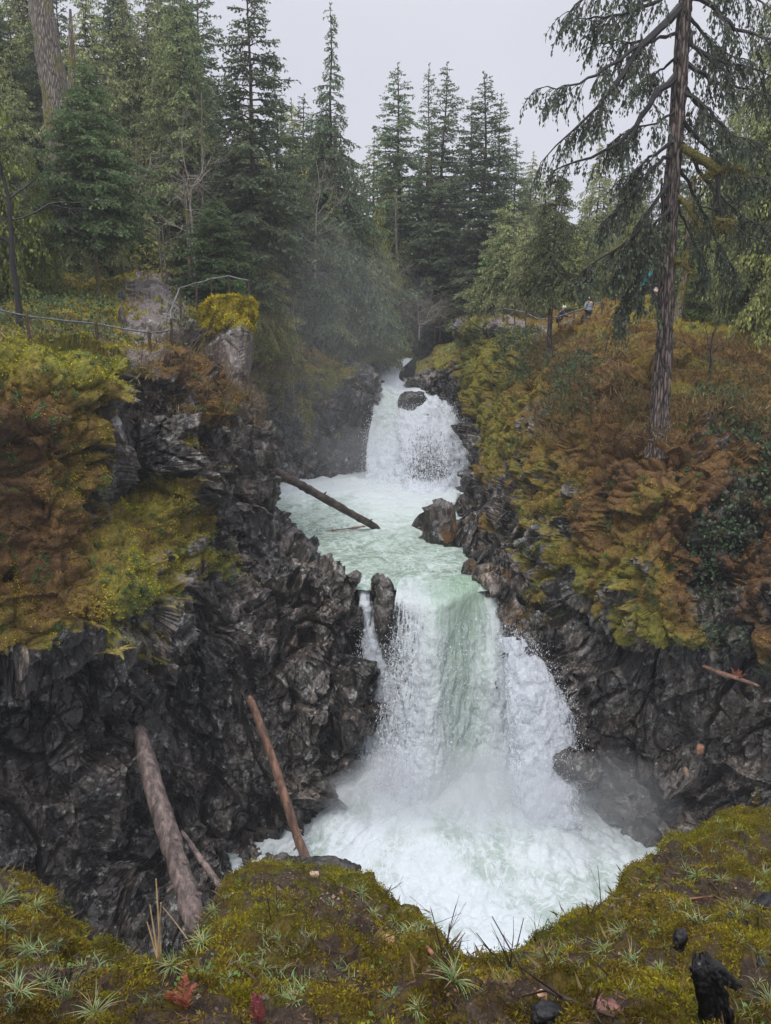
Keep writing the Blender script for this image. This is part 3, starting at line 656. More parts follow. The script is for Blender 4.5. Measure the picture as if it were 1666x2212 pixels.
# lower falls: from 1.5 m above the lip, over it and down
lip = [(856, 1284, .6, .5, .6), (882, 1291, .6, .45, 1.0), (912, 1300, .55, .5, 1.25), (945, 1304, .42, .75, 1.35), (985, 1288, .34, .95, 1.35), (1018, 1270, .3, 1, 1.35), (1044, 1256, .35, .9, 1.3), (1062, 1262, .7, .4, .8)]
bot = [792, 838, 885, 930, 975, 1035, 1105, 1185]
fo_b = [1.0, 1.0, .9, .72, .48, .62, .85, 1.0]
Gf = []
for k, (px, py, f, g, a) in enumerate(lip):
    ang = math.atan((1106 - py) / F0) - TH; Y = (Z1 - .12) / math.tan(ang)
    L = pz(px, Z1 - .12, Y)
    c = [tuple(pz(px + (900 - px) * .25 + 10, Z1 - .02, Y + 2.2)) + (f * .8, g, 1.3), tuple(pz(px + (900 - px) * .08, Z1 - .02, Y + 1.0)) + (f * .8, g, 1.3), tuple(L) + (f, g, a + .3)]
    for q, dz in enumerate((-.5, -1.5, -3, -4.6, -6.2, -7.8, -9.2)):
        s = [.05, .16, .35, .55, .75, .92, 1.0][q]
        Yf = [28.9, 28.6, 28.35, 28.2, 28.2, 28.25, 28.3, 28.6][k]; fr = min(1, -dz / 3.0) ** .8
        pxq = px + (bot[k] - px) * (s ** .8); Yq = min(Y - .1, Y * (1 - fr) + (Yf + .6) * fr) - [.3, .6, .9, 1.1, 1.3, 1.45, 1.6][q]
        if k >= 6: Yq -= .25 * s
        edge = {0: .3, 1: .6, 2: .82}.get(k, 1.35) if k < 4 else ({7: .45, 6: 1.1}.get(k, 1.35))
        c.append(tuple(pz(pxq, Z1 - .12 + dz, Yq)) + (f + (fo_b[k] - f) * s ** .6 + .05, g * (1 - .25 * s) if k in (3, 4, 5) else g * (1 - s * .9), edge))
    Gf.append(c)
def disp_fall(P, u, v, a):
    fall = sstep(2.2, 5, v)
    clump = .30 * fbm(np.stack([u * 1.1, v * .35, u * 0], 1), 3, 611) + .16 * fbm(np.stack([u * 3.5, v * .9, u * 0], 1), 3, 612) + .2 * billow(P * np.array([1.9, 1.9, .75], np.float32), 3, 613) + .07 * fbm(P * 7, 3, 614)
    return -(clump * fall * (.35 + .65 * np.clip(a['foam'], 0, 1))) * -1 + (1 - fall) * pool_h(P) * .5
lf, VLF, NLF, aLF = sheet('lower_waterfall', np.array(Gf), .06, M_FALL, disp_fall, 60)
tag(lf, kind='structure')
# narrow fall left of the knob, opening below
def simple_fall(name, rowsdef, cell=.06, seed=0, amp=1.0):
    G = []
    n = 5
    for s in np.linspace(0, 1, n):
        c = []
        for (y, a, b, Y, f, g, al) in rowsdef:
            bulge = math.sin(s * math.pi) * .35
            e = al * (.45 + .55 * math.sin(s * math.pi) ** .6)
            c.append(tuple(at(a + (b - a) * s, y, Y - bulge)) + (f, g, e))
        G.append(c)
    def dsp(P, u, v, a):
        return amp * (.22 * fbm(np.stack([u * 1.6 + seed, v * .5, u * 0], 1), 3, 621 + seed) + .2 * billow(P * np.array([1.9, 1.9, .75], np.float32), 3, 623) + .07 * fbm(P * 7, 3, 624))
    o, V, N, A_ = sheet(name, np.array(G), cell, M_FALL, dsp, 60); tag(o, kind='structure'); return o, V, N, A_
nf, VNF, NNF, aNF = simple_fall('narrow_waterfall', [(1235,768,808,31.2,.5,.5,1.3),(1254,770,806,30.1,.6,.4,1.2),(1300,776,808,29.6,.85,.1,1.0),(1370,786,816,29.3,.9,0,1.0),(1440,778,840,29.0,1,0,.95),(1510,770,862,28.8,1,0,.95),(1580,768,866,28.6,.95,0,.8),(1690,780,850,28.2,.95,0,.7)], seed=1)
sf, VSF, NSF, aSF = simple_fall('side_waterfall', [(1376,1085,1135,28.3,.95,0,1.2),(1410,1085,1165,28.0,.95,0,1.15),(1460,1090,1196,27.5,.95,0,1.05),(1520,1095,1228,27.1,.9,0,1.0),(1580,1100,1246,26.9,.85,0,.95),(1700,1100,1252,26.5,.9,0,.9),(1790,1100,1262,26.0,1,0,.9)], seed=2)
# upper falls
UR = [(764,800,898,80,.6,.3,1.3),(776,806,890,72,.6,.3,1.3),(800,806,866,64,.75,.25,1.3),(822,808,868,60,.6,.4,1.3),(840,814,925,58.4,.75,.4,1.3),(862,810,972,57.4,.8,.4,1.25),(888,806,980,56.4,.8,.35,1.2),(930,798,994,55,.85,.3,1.15),(980,792,1008,53.2,.85,.15,1.05),(1030,790,1014,51.6,.85,.05,1.0),(1075,770,1018,50.2,1,0,1.2)]
Gu = []
NS = 9
for k, s in enumerate(np.linspace(0, 1, NS)):
    c = []
    for j, (y, a, b, Y, f, g, al) in enumerate(UR):
        low = max(0, (j - 4) / 6)
        bulge = (math.sin(min(1, max(0, (s - .25) / .75)) * math.pi) ** .7) * 3.0 * low if j > 4 else 0
        gg = g * 2.0 if (s < .3 and j >= 4) else g * .4
        aa = al - ({6: .2, 7: .5, 8: .62, 9: .66}.get(j, 0) * max(0, math.sin(min(1, max(0, (s - .28) / .68)) * math.pi))) - (.3 if s in (0, 1) and j > 5 else 0)
        c.append(tuple(at(a + (b - a) * s, y, Y - bulge)) + (f - (.2 if (s < .3 and j in (5, 6, 7)) else 0), min(1, gg), aa))
    Gu.append(c)
def disp_up(P, u, v, a):
    fall = sstep(55.5, 58.5, 60 - (P[:, 1] - 56)) if False else sstep(-3.0, -4.2, P[:, 2])
    return (.45 * fbm(np.stack([u * .8, v * .3, u * 0], 1), 3, 631) + .35 * billow(P * 1.1, 3, 633) + .12 * fbm(P * 4.5, 3, 634)) * (.25 + .75 * fall)
uf, VUF, NUF, aUF = sheet('upper_waterfall', np.array(Gu), .1, M_FALL, disp_up, 60); tag(uf, kind='structure')
# river above the rapids
xs = np.linspace(-14, 24, 150); ys = np.linspace(76, 128, 130); X, Yg = np.meshgrid(xs, ys, indexing='ij')
Pw = np.stack([X, Yg, np.full_like(X, at(850, 766, 79).z) + (Yg - 79) * .004], -1).reshape(-1, 3).astype(np.float32)
Pw[:, 2] += pool_h(Pw, .5); mb = MB(); mb.add(Pw, gridfaces(150, 130))
ro = mb.build('river', M_POOL, attrs={'foam': np.full(len(Pw), .45), 'green': np.full(len(Pw), .4), 'alpha': np.ones(len(Pw)), 'fu': Pw[:, 0], 'fv': Pw[:, 1]}); tag(ro, kind='structure')
# lower pool: churning heap that climbs towards the foot of the falls
Z2 = -18.5
xs = np.linspace(-9.5, 13, 340); ys = np.linspace(13, 30.5, 270); X, Yg = np.meshgrid(xs, ys, indexing='ij')
cxp = 1.7
rise = 1.75 * np.exp(-(((X - cxp - .5) / 4.3) ** 2)) * sstep(22.5, 28.0, Yg) + .7 * np.exp(-(((X - cxp) / 6) ** 2)) * sstep(18, 27, Yg)
Pw = np.stack([X, Yg, Z2 + rise], -1).reshape(-1, 3).astype(np.float32)
turb = .3 * fbm(Pw * np.array([.4, .4, .4], np.float32), 3, 641) + .17 * billow(Pw * np.array([1.3, 1.1, 1.2], np.float32) + fbm(Pw * .7, 2, 9)[:, None] * .9, 4, 642) + .1 * fbm(Pw * 3, 4, 643)
Pw[:, 2] += turb * (.5 + .6 * sstep(17, 27, Pw[:, 1]))
fm = .62 + .7 * fbm(Pw * .38, 4, 645) + .15 * sstep(22, 28, Pw[:, 1]) + .5 * turb
mb = MB(); mb.add(Pw, gridfaces(340, 270))
lp = mb.build('lower_river_pool', M_POOL, attrs={'foam': fm, 'green': .45 + .6 * fbm(Pw * .25, 3, 646), 'alpha': np.ones(len(Pw)), 'fu': Pw[:, 0], 'fv': Pw[:, 1]}); tag(lp, kind='structure')

# flying drops
def drops(mb, V, w, n, size, out, N, fall=0, jit=.15):
    w = np.clip(w, 0, None); w = w / w.sum(); idx = rng.choice(len(V), n, p=w)
    P = V[idx] + rng.normal(0, jit, (n, 3)) + np.array([0, -1, .25]) * (rng.random((n, 1)) ** 2 * out)
    P[:, 2] -= rng.random(n) * fall
    s = size * (.4 + rng.random(n) ** 2 * 1.2)
    a = rng.normal(size=(n, 3)); a /= np.linalg.norm(a, axis=1, keepdims=True); b = np.cross(a, rng.normal(size=(n, 3))); b /= np.linalg.norm(b, axis=1, keepdims=True)
    a = a * s[:, None]; b = b * s[:, None] * .7; e = np.array([0, 0, 1.0]) * (s * rng.random(n) * 1.5)[:, None]
    Q = np.stack([P - a, P - b - e, P + a, P + b + e], 1).reshape(-1, 3)
    mb.add(Q, np.arange(n * 4).reshape(-1, 4))
mb = MB()
vf = sstep(-9.9, -11, VLF[:, 2])
drops(mb, VLF, vf * aLF['foam'] ** 2, 45000, .017, .35, NLF)
drops(mb, VNF, sstep(-10.2, -12, VNF[:, 2]), 12000, .017, .35, NNF, jit=.2)
drops(mb, VSF, np.ones(len(VSF)), 24000, .016, .4, NSF, jit=.28)
drops(mb, Pw, sstep(-19, -16.3, Pw[:, 2]) * sstep(3.2, 1.0, np.abs(Pw[:, 0] - 2) / 3), 14000, .018, .3, None, jit=.25)
tag(mb.build('spray', M_SPRAY), 'white drops flying off the lower falls', 'spray', kind='stuff')
mb = MB()
drops(mb, VUF, sstep(-4, -5.5, VUF[:, 2]), 40000, .026, .6, NUF, jit=.3)
tag(mb.build('spray', M_SPRAY), 'white drops flying off the upper falls', 'spray', kind='stuff')

# mist: even, thin clouds of drops over the foot of each fall
def mist(cx, cy, cz, rx, ry, rz, dens, label, seed):
    import bmesh
    bm = bmesh.new(); bmesh.ops.create_icosphere(bm, subdivisions=4, radius=1)
    P = np.array([v.co[:] for v in bm.verts]); d = 1 + .35 * fbm(P * 1.5 + seed, 3, seed)
    me = bpy.data.meshes.new('mist')
    for v, q, k in zip(bm.verts, P, d): v.co = Vector((q[0] * rx * k, q[1] * ry * k, q[2] * rz * k))
    bm.to_mesh(me); bm.free()
    o = bpy.data.objects.new('mist', me); o.location = (cx, cy, cz); SC.collection.objects.link(o)
    t = NT('mist'); v = t.n('VolumePrincipled'); v.inputs['Color'].default_value = (.97, .98, 1, 1); v.inputs['Density'].default_value = dens
    v.inputs['Anisotropy'].default_value = .2
    me.materials.append(t.done(v.outputs[0], True)); tag(o, label, 'mist', kind='stuff'); return o
p = at(960, 1715, 26.2); mist(p.x, p.y, p.z, 4.3, 1.7, 1.8, .26, 'thick white mist at the foot of the lower falls', 1)
p = at(950, 1690, 26); mist(p.x, p.y, p.z, 2.6, 1.1, 1.4, .18, 'white puff of mist before the middle of the lower falls', 2)
p = at(1270, 1740, 25.6); mist(p.x, p.y, p.z, 3.2, 1.5, 2.2, .11, 'thin mist drifting over the rock right of the lower falls', 3)
p = at(790, 985, 53); mist(p.x, p.y, p.z, 3.6, 2.0, 2.0, .05, 'mist drifting left from the foot of the upper falls', 4)
p = at(650, 790, 48.5); mist(p.x, p.y, p.z, 8, 3.5, 9, 0.013, 'faint mist before the far cliff', 5)
# ---------------------------------------------------------------- trees
M_LEAF = mat_col('conifer_foliage', .85, .34, .28)
M_BARKD = mat_bark('dark_fir_bark', (.028, .022, .02), (.13, .105, .09), moss=.25)
M_BARKG = mat_bark('grey_lichen_bark', (.06, .05, .042), (.27, .24, .2), moss=.4)
M_BIGBARK = mat_bark('deep_furrowed_bark', (.012, .009, .008), (.19, .15, .13), moss=.0, scale=8, stretch=.13)
M_TWIG = mat_plain('bare_twigs', (.09, .065, .05), .9)
M_PALETWIG = mat_plain('pale_dead_twigs', (.23, .2, .165), .9)
M_BLACKTWIG = mat_plain('black_wet_bark', (.018, .015, .014), .7)

def sprays(mb, P, D, L, W, col, seed_r, cup=.35):
    """needle sprays: a diamond per spray, long axis along D"""
    n = len(P)
    if n == 0: return
    D, A, B = basis(np.asarray(D, float))
    th = seed_r.random(n) * math.pi
    S = A * np.cos(th)[:, None] + B * np.sin(th)[:, None]
    L = np.broadcast_to(L, (n,))[:, None]; W = np.broadcast_to(W, (n,))[:, None]
    T = np.stack([P, P + D * L * .45 + S * W, P + D * L, P + D * L * .5 - S * W * (1 - cup * seed_r.random((n, 1)))], 1).reshape(-1, 3)
    mb.add(T, np.arange(n * 4).reshape(-1, 4), np.repeat(col, 4, 0))

def branch_foliage(mb, tw, path, L, r, dens=1.0, leaf=.17, droop=.35, col=(.03, .05, .02), r0=.04, spread=.42, hang=.0, flat=.25, lich=0.03, twigcol=(.05, .04, .032), tstart=.15):
    """a bough: path is (n,3); side twigs with needle sprays"""
    n = len(path)
    rad = np.linspace(r0, .006, n)
    prisms(tw, path[:-1], path[1:], rad[:-1], rad[1:], twigcol, k=4 if r0 > .05 else 3)
    m = max(3, int(L / .17 * dens))
    t = tstart + (1 - tstart) * r.random(m) ** .85; t.sort()
    f = t * (n - 1); i = np.minimum(f.astype(int), n - 2); f = (f - i)[:, None]
    B0 = path[i] * (1 - f) + path[i + 1] * f
    T = path[i + 1] - path[i]; T /= np.linalg.norm(T, axis=1, keepdims=True) + 1e-9
    side = np.cross(T, [0, 0, 1.0]); side /= np.linalg.norm(side, axis=1, keepdims=True) + 1e-9
    sg = np.where(r.random(m) < .5, -1, 1)[:, None]
    tl = spread * L * (1.08 - t) ** .8 * (.5 + r.random(m) * .7) + .1
    tl = np.minimum(tl, 1.5)
    D = T * (.5 + .4 * r.random((m, 1))) + side * sg * (.75 + .3 * r.random((m, 1))) + np.array([0, 0, 1]) * (r.normal(0, flat, (m, 1)) - droop * .7)
    D /= np.linalg.norm(D, axis=1, keepdims=True)
    E = B0 + D * tl[:, None] + np.array([0, 0, -1]) * (droop * .5 + hang) * tl[:, None]
    prisms(tw, B0, E, .008, .003, twigcol)
    cb = np.asarray(col) * (.65 + .8 * r.random((m, 1)))
    k = np.maximum(2, (tl / leaf * 1.7 * dens).astype(int))
    idx = np.repeat(np.arange(m), k); q = r.random(len(idx))[:, None] * 1.02
    Pp = B0[idx] * (1 - q) + E[idx] * q + r.normal(0, leaf * .12, (len(idx), 3))
    Dd = (E - B0)[idx] / (np.linalg.norm(E - B0, axis=1)[idx][:, None] + 1e-9) + r.normal(0, .45, (len(idx), 3)) + np.array([0, 0, -1]) * (droop + hang * 1.2)
    cc = cb[idx] * (.75 + .5 * r.random((len(idx), 1)))
    ll = leaf * (.6 + .8 * r.random(len(idx)))
    sprays(mb, Pp, Dd, ll, ll * .3, cc, r)
    # foliage along the bough itself, denser at the tip
    mm = max(2, int(L / leaf * 1.2 * dens)); t2 = .3 + .72 * r.random(mm); f2 = np.minimum(t2, 1) * (n - 1); i2 = np.minimum(f2.astype(int), n - 2); g = (f2 - i2)[:, None]
    P2 = path[i2] * (1 - g) + path[i2 + 1] * g
    sprays(mb, P2, (path[i2 + 1] - path[i2]) / (np.linalg.norm(path[i2 + 1] - path[i2], axis=1, keepdims=True) + 1e-9) + r.normal(0, .5, (mm, 3)), leaf, leaf * .26, np.asarray(col) * (.8 + .5 * r.random((mm, 1))), r)
    if lich:
        ln = int(len(idx) * lich)
        if ln:
            j = r.integers(0, len(idx), ln)
            sprays(mb, Pp[j], np.array([[0, 0, -1.]]) + r.normal(0, .12, (ln, 3)), leaf * (1.2 + 1.6 * r.random(ln)), leaf * .12, np.array([[.2, .21, .13]]) * (.6 + .5 * r.random((ln, 1))), r)

def conifer_mesh(seed, H=24, R=3.2, start=.12, nb=110, droop=.3, up=.25, leaf=.19, col=(.03, .05, .022), dens=1.0, shape=.8, tr=.28, lich=.03, hang=.0, gap=.1, lean=0, topsparse=0, bark=None, stubs=0):
    nb = int(nb * 2.4); leaf *= 1.12; dens *= 1.42; R *= 1.35; shape *= .85
    r = np.random.default_rng(seed)
    mbt, mbl = MB(), MB()
    hs = np.linspace(0, 1, 9); wob = np.cumsum(r.normal(0, .08, (9, 2)), 0) * (H / 24)
    wob -= wob[0]
    axis = np.stack([wob[:, 0] + lean * hs * H, wob[:, 1], hs * H], 1)
    tube(mbt, smooth_path(axis, 26), tr * (1 - np.linspace(0, 1, 26) * .93) * (1 + .5 * np.exp(-np.linspace(0, 1, 26) * 45)), 9, col=(.5, .5, .5), rough=.1, seed=seed, rs=3)
    AX = smooth_path(axis, 60)
    tw = mbt
    for b in range(nb):
        q = (b + r.random()) / nb; q = q ** (1.15)
        h = start + (1 - start) * q * .985
        if r.random() < gap: continue
        base = AX[min(59, int(h * 59))].copy()
        rel = (h - start) / (1 - start)
        L = R * (max(.02, 1 - rel) ** shape) * (.55 + .6 * r.random()) * (1 if rel > .12 else .6 + rel * 3.3)
        L = max(L, .45)
        az = r.random() * 2 * math.pi
        d = np.array([math.cos(az), math.sin(az), 0])
        e0 = up * (rel * 1.6 - .35) + r.normal(0, .08)
        tt = np.linspace(0, 1, 6)
        path = base + d * (tt * L)[:, None] + np.array([0, 0, 1]) * ((e0 * tt - droop * tt ** 2 + .12 * droop * tt ** 4) * L)[:, None]
        path += np.cumsum(r.normal(0, .025 * L, (6, 3)), 0) * np.array([1, 1, .5])
        c = np.asarray(col) * (.75 + .5 * r.random()) * (.9 + .35 * rel)
        branch_foliage(mbl, tw, path, L, r, dens=dens * (1 - topsparse * rel), leaf=leaf * (1 - .3 * rel), droop=droop, col=c, r0=.018 + .014 * L, lich=lich, hang=hang)
    # leader
    sprays(mbl, AX[-6:].repeat(7, 0) + r.normal(0, .05, (42, 3)), np.array([[0, 0, 1.]]) + r.normal(0, .6, (42, 3)), leaf, leaf * .25, np.asarray(col) * np.ones((42, 1)), r)
    if stubs:
        hh = r.random(stubs) * start; az = r.random(stubs) * 6.28; L = .3 + r.random(stubs) * 1.6
        b0 = AX[(hh * 59).astype(int)]; dd = np.stack([np.cos(az), np.sin(az), r.normal(-.1, .25, stubs)], 1)
        prisms(mbt, b0, b0 + dd * L[:, None], .03, .008, (.5, .5, .5))
    # trunk tubes use plain colour; twigs carry their own, so give both one bark material
    me_t = mbt.mesh('trunk', bark or M_BARKD); me_c = mbl.mesh('crown', M_LEAF, smooth=False)
    return me_t, me_c, H
def place_tree(var, base, h, label, cat='tree', group=None, rz=None, name='conifer_tree', tilt=(0, 0), wide=1.0):
    me_t, me_c, H = var; s = h / H
    root = empty(name, base, (rng.random() * 6.28 if rz is None else rz)); root.scale = (s * wide, s * wide, s)
    root.rotation_euler = (tilt[0], tilt[1], root.rotation_euler.z)
    for nm, me in (('trunk', me_t), ('crown', me_c)):
        o = bpy.data.objects.new(nm, me); SC.collection.objects.link(o); o.parent = root
    return tag(root, label, cat, group)

G1, G2, G3, G4 = (.12, .16, .085), (.215, .245, .105), (.275, .295, .095), (.13, .19, .062)
V_FIR = [conifer_mesh(11, 24, 3.3, .16, 120, .28, .35, .2, G1, 1.0, .8, .26, gap=.08, stubs=20),
         conifer_mesh(12, 24, 2.7, .1, 130, .22, .45, .19, G1, 1.0, .75, .24, gap=.05),
         conifer_mesh(13, 24, 3.6, .22, 105, .4, .25, .21, G2, .95, .7, .28, gap=.16, lich=.06, stubs=30)]
V_HEM = [conifer_mesh(21, 22, 3.6, .05, 120, .6, .3, .19, G2, 1.05, .75, .24, hang=.25, lich=.07, gap=.04),
         conifer_mesh(22, 22, 3.9, .03, 125, .75, .2, .2, G3, 1.0, .65, .26, hang=.4, lich=.08, gap=.05),
         conifer_mesh(23, 20, 4.2, .04, 110, .55, .25, .2, G2, 1.05, .6, .24, hang=.3, lich=.06, gap=.05)]
V_YOUNG = [conifer_mesh(31, 9, 2.3, .02, 85, .2, .35, .13, G4, 1.1, .85, .1, lich=.0, gap=.03),
           conifer_mesh(32, 9, 2.0, .02, 80, .35, .2, .14, G3, 1.1, .8, .1, lich=.02, gap=.03, hang=.1)]
V_SPIRE = conifer_mesh(41, 26, 5.2, .12, 150, .5, .3, .19, G1, 1.0, 1.55, .26, hang=.25, lich=.03, gap=.08)
V_CEDAR = conifer_mesh(45, 16, 2.5, .05, 100, .75, .15, .18, (.17, .2, .05), 1.0, .6, .18, hang=.45, lich=.02, gap=.02)
V_FARTOP = conifer_mesh(51, 24, 2.6, .06, 130, .3, .5, .19, G1, .95, .85, .22, gap=.04)

def tree_to(px, ytop, Y, var, label, group=None, wide=1.0, hmin=3, cat='conifer', name='conifer_tree', zb=None, tilt=(0, 0), rz=None):
    top = at(px, ytop, Y); k = .0
    zb = float(ground_z(top.x, Y)) - .3 if zb is None else zb
    h = max(hmin, top.z - zb)
    return place_tree(var, (top.x, Y, zb), h, label, cat, group, wide=wide, name=name, tilt=tilt, rz=rz)

# skyline trees, each told apart by its place
SKY = [
 (395, -30, 58, V_FIR[1], 1.0, 'dark fir whose top just reaches the edge of the sky at the upper left'),
 (520, -90, 50, V_FIR[0], 1.05, 'tall dark fir standing against the sky at its left edge, top out of frame'),
 (588, 120, 66, V_FARTOP, .9, 'slender fir tucked behind the right side of the tall left fir'),
 (652, 205, 70, V_FIR[1], 1.0, 'short-topped fir left of the lone tall spire tree'),
 (712, 6, 60, V_SPIRE, .82, 'lone tall spire-topped conifer with an open ragged crown in the middle of the skyline'),
 (800, 300, 84, V_FIR[2], 1.0, 'small far fir in the gap right of the spire tree'),
 (873, 136, 76, V_FIR[0], 1.0, 'leftmost fir of the dark clump right of the gap in the skyline'),
 (924, 142, 80, V_FARTOP, .8, 'thin pale-topped fir, second from the left in the skyline clump'),
 (960, 140, 74, V_FIR[1], 1.0, 'fir with a full dark top in the middle of the skyline clump'),
 (1012, 215, 82, V_FIR[0], .95, 'shorter fir filling the middle of the skyline clump'),
 (1053, 160, 72, V_FIR[1], 1.15, 'broad fir with a pointed top, tallest in the right half of the skyline clump'),
 (1084, 206, 76, V_FARTOP, 1.0, 'narrow fir beside the right shoulder of the skyline clump'),
 (1122, 300, 78, V_FIR[0], .85, 'rightmost fir of the skyline clump, stepping down to the low sky'),
 (1150, 330, 86, V_FIR[2], .8, 'thin see-through fir at the right foot of the skyline clump'),
 (1218, 362, 80, V_FIR[1], .8, 'low dark fir top between the clump and the big right-hand fir'),
 (1296, 300, 66, V_HEM[0], .8, 'grey-green hemlock rising left of the big right-hand trunk'),
 (1362, 330, 84, V_FIR[0], .8, 'fir top half hidden behind the drooping boughs of the big fir'),
]
for px, yt, Y, v, wd, lab in SKY: tree_to(px, yt, Y, v, lab, 'conifers along the skyline', wd * (1.32 if px > 560 else 1.1))

# left hillside forest
r = np.random.default_rng(5)
def stand(n, pxr, yr, topr, vars_, label, group, wide=(.8, 1.1), hm=4, mind=1.6):
    pts = []
    tries = 0
    while len(pts) < n and tries < 4000:
        tries += 1
        px = r.uniform(*pxr); Y = r.uniform(*yr)
        x = at(px, 700, Y).x
        if any((x - a) ** 2 + (Y - b) ** 2 < mind ** 2 for a, b in pts): continue
        pts.append((x, Y))
        tree_to(px, r.uniform(*topr), Y, vars_[r.integers(len(vars_))], label, group, r.uniform(*wide), hm)
stand(44, (-330, 420), (50, 70), (-160, 60), V_FIR + V_HEM[:1], 'tall dark conifer deep in the wooded hillside at the upper left', 'tall conifers on the left hillside')
stand(14, (-260, 330), (44, 51), (120, 420), V_HEM + V_FIR[2:], 'middle-height drooping conifer among the trunks of the left hillside', 'drooping conifers on the left hillside', mind=2.2)
stand(20, (380, 740), (62, 84), (215, 420), V_HEM + V_FIR, 'conifer in the dark wood between the left firs and the spire tree', 'conifers behind the far cliff')
stand(10, (560, 830), (58, 66), (400, 560), V_HEM, 'bushy grey-green hemlock with drooping boughs above the far cliff', 'hemlocks above the far cliff', (1.0, 1.35), mind=2.4)
stand(12, (830, 1180), (74, 92), (330, 560), V_HEM + V_FIR[:2], 'shaded conifer below the skyline clump behind the river bend', 'conifers behind the river bend')
stand(14, (1180, 1500), (56, 80), (390, 560), V_HEM + V_FIR[2:], 'conifer in the misty wood behind the right-hand path', 'conifers behind the right-hand path')
stand(20, (1480, 1950), (50, 74), (120, 420), V_HEM + V_FIR, 'conifer in the wood at the far right behind the big fir', 'conifers at the far right')
stand(22, (-200, 1800), (96, 128), (330, 520), V_FIR[:2] + V_HEM[:1], 'far conifer closing off the forest behind everything', 'farthest conifers')

# trees one can tell apart
b = at(215, 650, 38)
place_tree(conifer_mesh(61, 16, 4.0, .32, 95, .28, .3, .17, (.09, .145, .06), 1.1, .8, .17, gap=.05, lich=.01, bark=M_BARKG, stubs=26), (b.x, 38, float(at(215, 660, 38).z)), at(215, 110, 38).z - b.z, 'bright green fir with a bare grey lower trunk beside the left path', 'conifer')
b = at(475, 640, 43)
place_tree(conifer_mesh(62, 6, 2.3, .02, 90, .15, .3, .12, (.1, .17, .062), 1.3, .75, .09, gap=0, lich=0), (b.x, 43, b.z - .3), at(475, 428, 43).z - b.z + .3, 'small bright green cedar behind the lookout railing', 'cedar', name='young_cedar_tree')
b = at(1187, 760, 40)
place_tree(conifer_mesh(63, 12, 2.4, .36, 44, .4, .22, .17, (.1, .125, .055), 1.0, .5, .19, gap=.12, hang=.3, lich=.12, bark=M_BARKD, stubs=10), (b.x, 40, b.z - .2), at(1187, 355, 40).z - b.z, 'grey-green hemlock with wide drooping mossy boughs left of the man in the cap', 'hemlock', name='hemlock_tree', rz=.4)
stand(7, (1500, 1760), (40, 47), (420, 520), V_YOUNG + V_HEM[1:], 'mid-height conifer on the slope right of the big trunk', 'conifers on the slope right of the big trunk', (.7, .95), mind=2.2)
stand(26, (-100, 700), (46, 62), (380, 600), V_HEM[1:] + V_YOUNG[1:], 'low leafy conifer filling the understorey of the left wood', 'understorey of the left wood', (1.1, 1.5), 3, 1.8)
stand(22, (1060, 1650), (56, 70), (420, 600), V_HEM + V_YOUNG, 'low leafy conifer filling the understorey of the right wood', 'understorey of the right wood', (1.1, 1.5), 3, 1.8)
for (px, yt, Y, v, wd, lab) in [(1615, -160, 37, V_HEM[0], .75, 'tall mossy hemlock close behind the right side of the big fir'), (1740, -260, 34, V_HEM[1], .8, 'tall hemlock at the right edge of the photo'),
   (1560, 170, 44, V_HEM[2], .7, 'hemlock just right of the big trunk, behind the mossy limbs'), (-30, -150, 34, V_CEDAR, 1.0, 'yellow-green cedar with drooping sprays at the left edge of the photo'), (95, 330, 36, V_CEDAR, .9, 'smaller yellow-green cedar behind the black leafless tree')]:
    b = at(px, 690 if px > 800 else 660, Y); place_tree(v, (b.x, Y, b.z), at(px, yt, Y).z - b.z, lab, 'conifer', None, wide=wd)
# young growth
for (px, py, yt, Y, v, wd, lab) in [
  (700, 700, 540, 60, 1, 1.4, 'low bushy conifer at the foot of the wood above the far cliff'),
  (755, 735, 560, 66, 0, 1.4, 'yellow-green young conifer left of the river above the upper falls'),
  (790, 742, 600, 84, 0, 1.3, 'bright young conifer beside the river bend'),
  (625, 730, 590, 56, 1, 1.3, 'drooping young conifer behind the mossy outcrop'),
  (1110, 690, 540, 60, 0, 1.3, 'dark green young conifer behind the far right railing'),
  (1240, 690, 500, 56, 1, 1.3, 'young conifer behind the man leaning on the railing'),
  (1560, 690, 500, 48, 0, 1.1, 'young conifer behind the railing at the right'),
  (1290, 800, 700, 36, 1, .9, 'low blue-green hemlock sapling under the big boughs on the slope'),
  (1232, 875, 770, 35, 1, 1.1, 'blue-green hemlock bush hanging over the right cliff'),
  (60, 640, 480, 40, 1, 1.2, 'yellow-green young hemlock behind the black bare tree'),
  (130, 655, 540, 37, 1, 1.1, 'low young hemlock beside the left path'),
  (-40, 660, 430, 36, 0, 1.1, 'young fir at the left edge of the photo'),
  (1655, 760, 600, 36, 0, 1.0, 'young conifer at the right edge of the photo above the railing')]:
    b = at(px, py, Y); t_ = at(px, yt, Y)
    place_tree(V_YOUNG[v], (b.x, Y, b.z - .2), t_.z - b.z, lab, 'young conifer', None, wide=wd, name='young_conifer_tree')

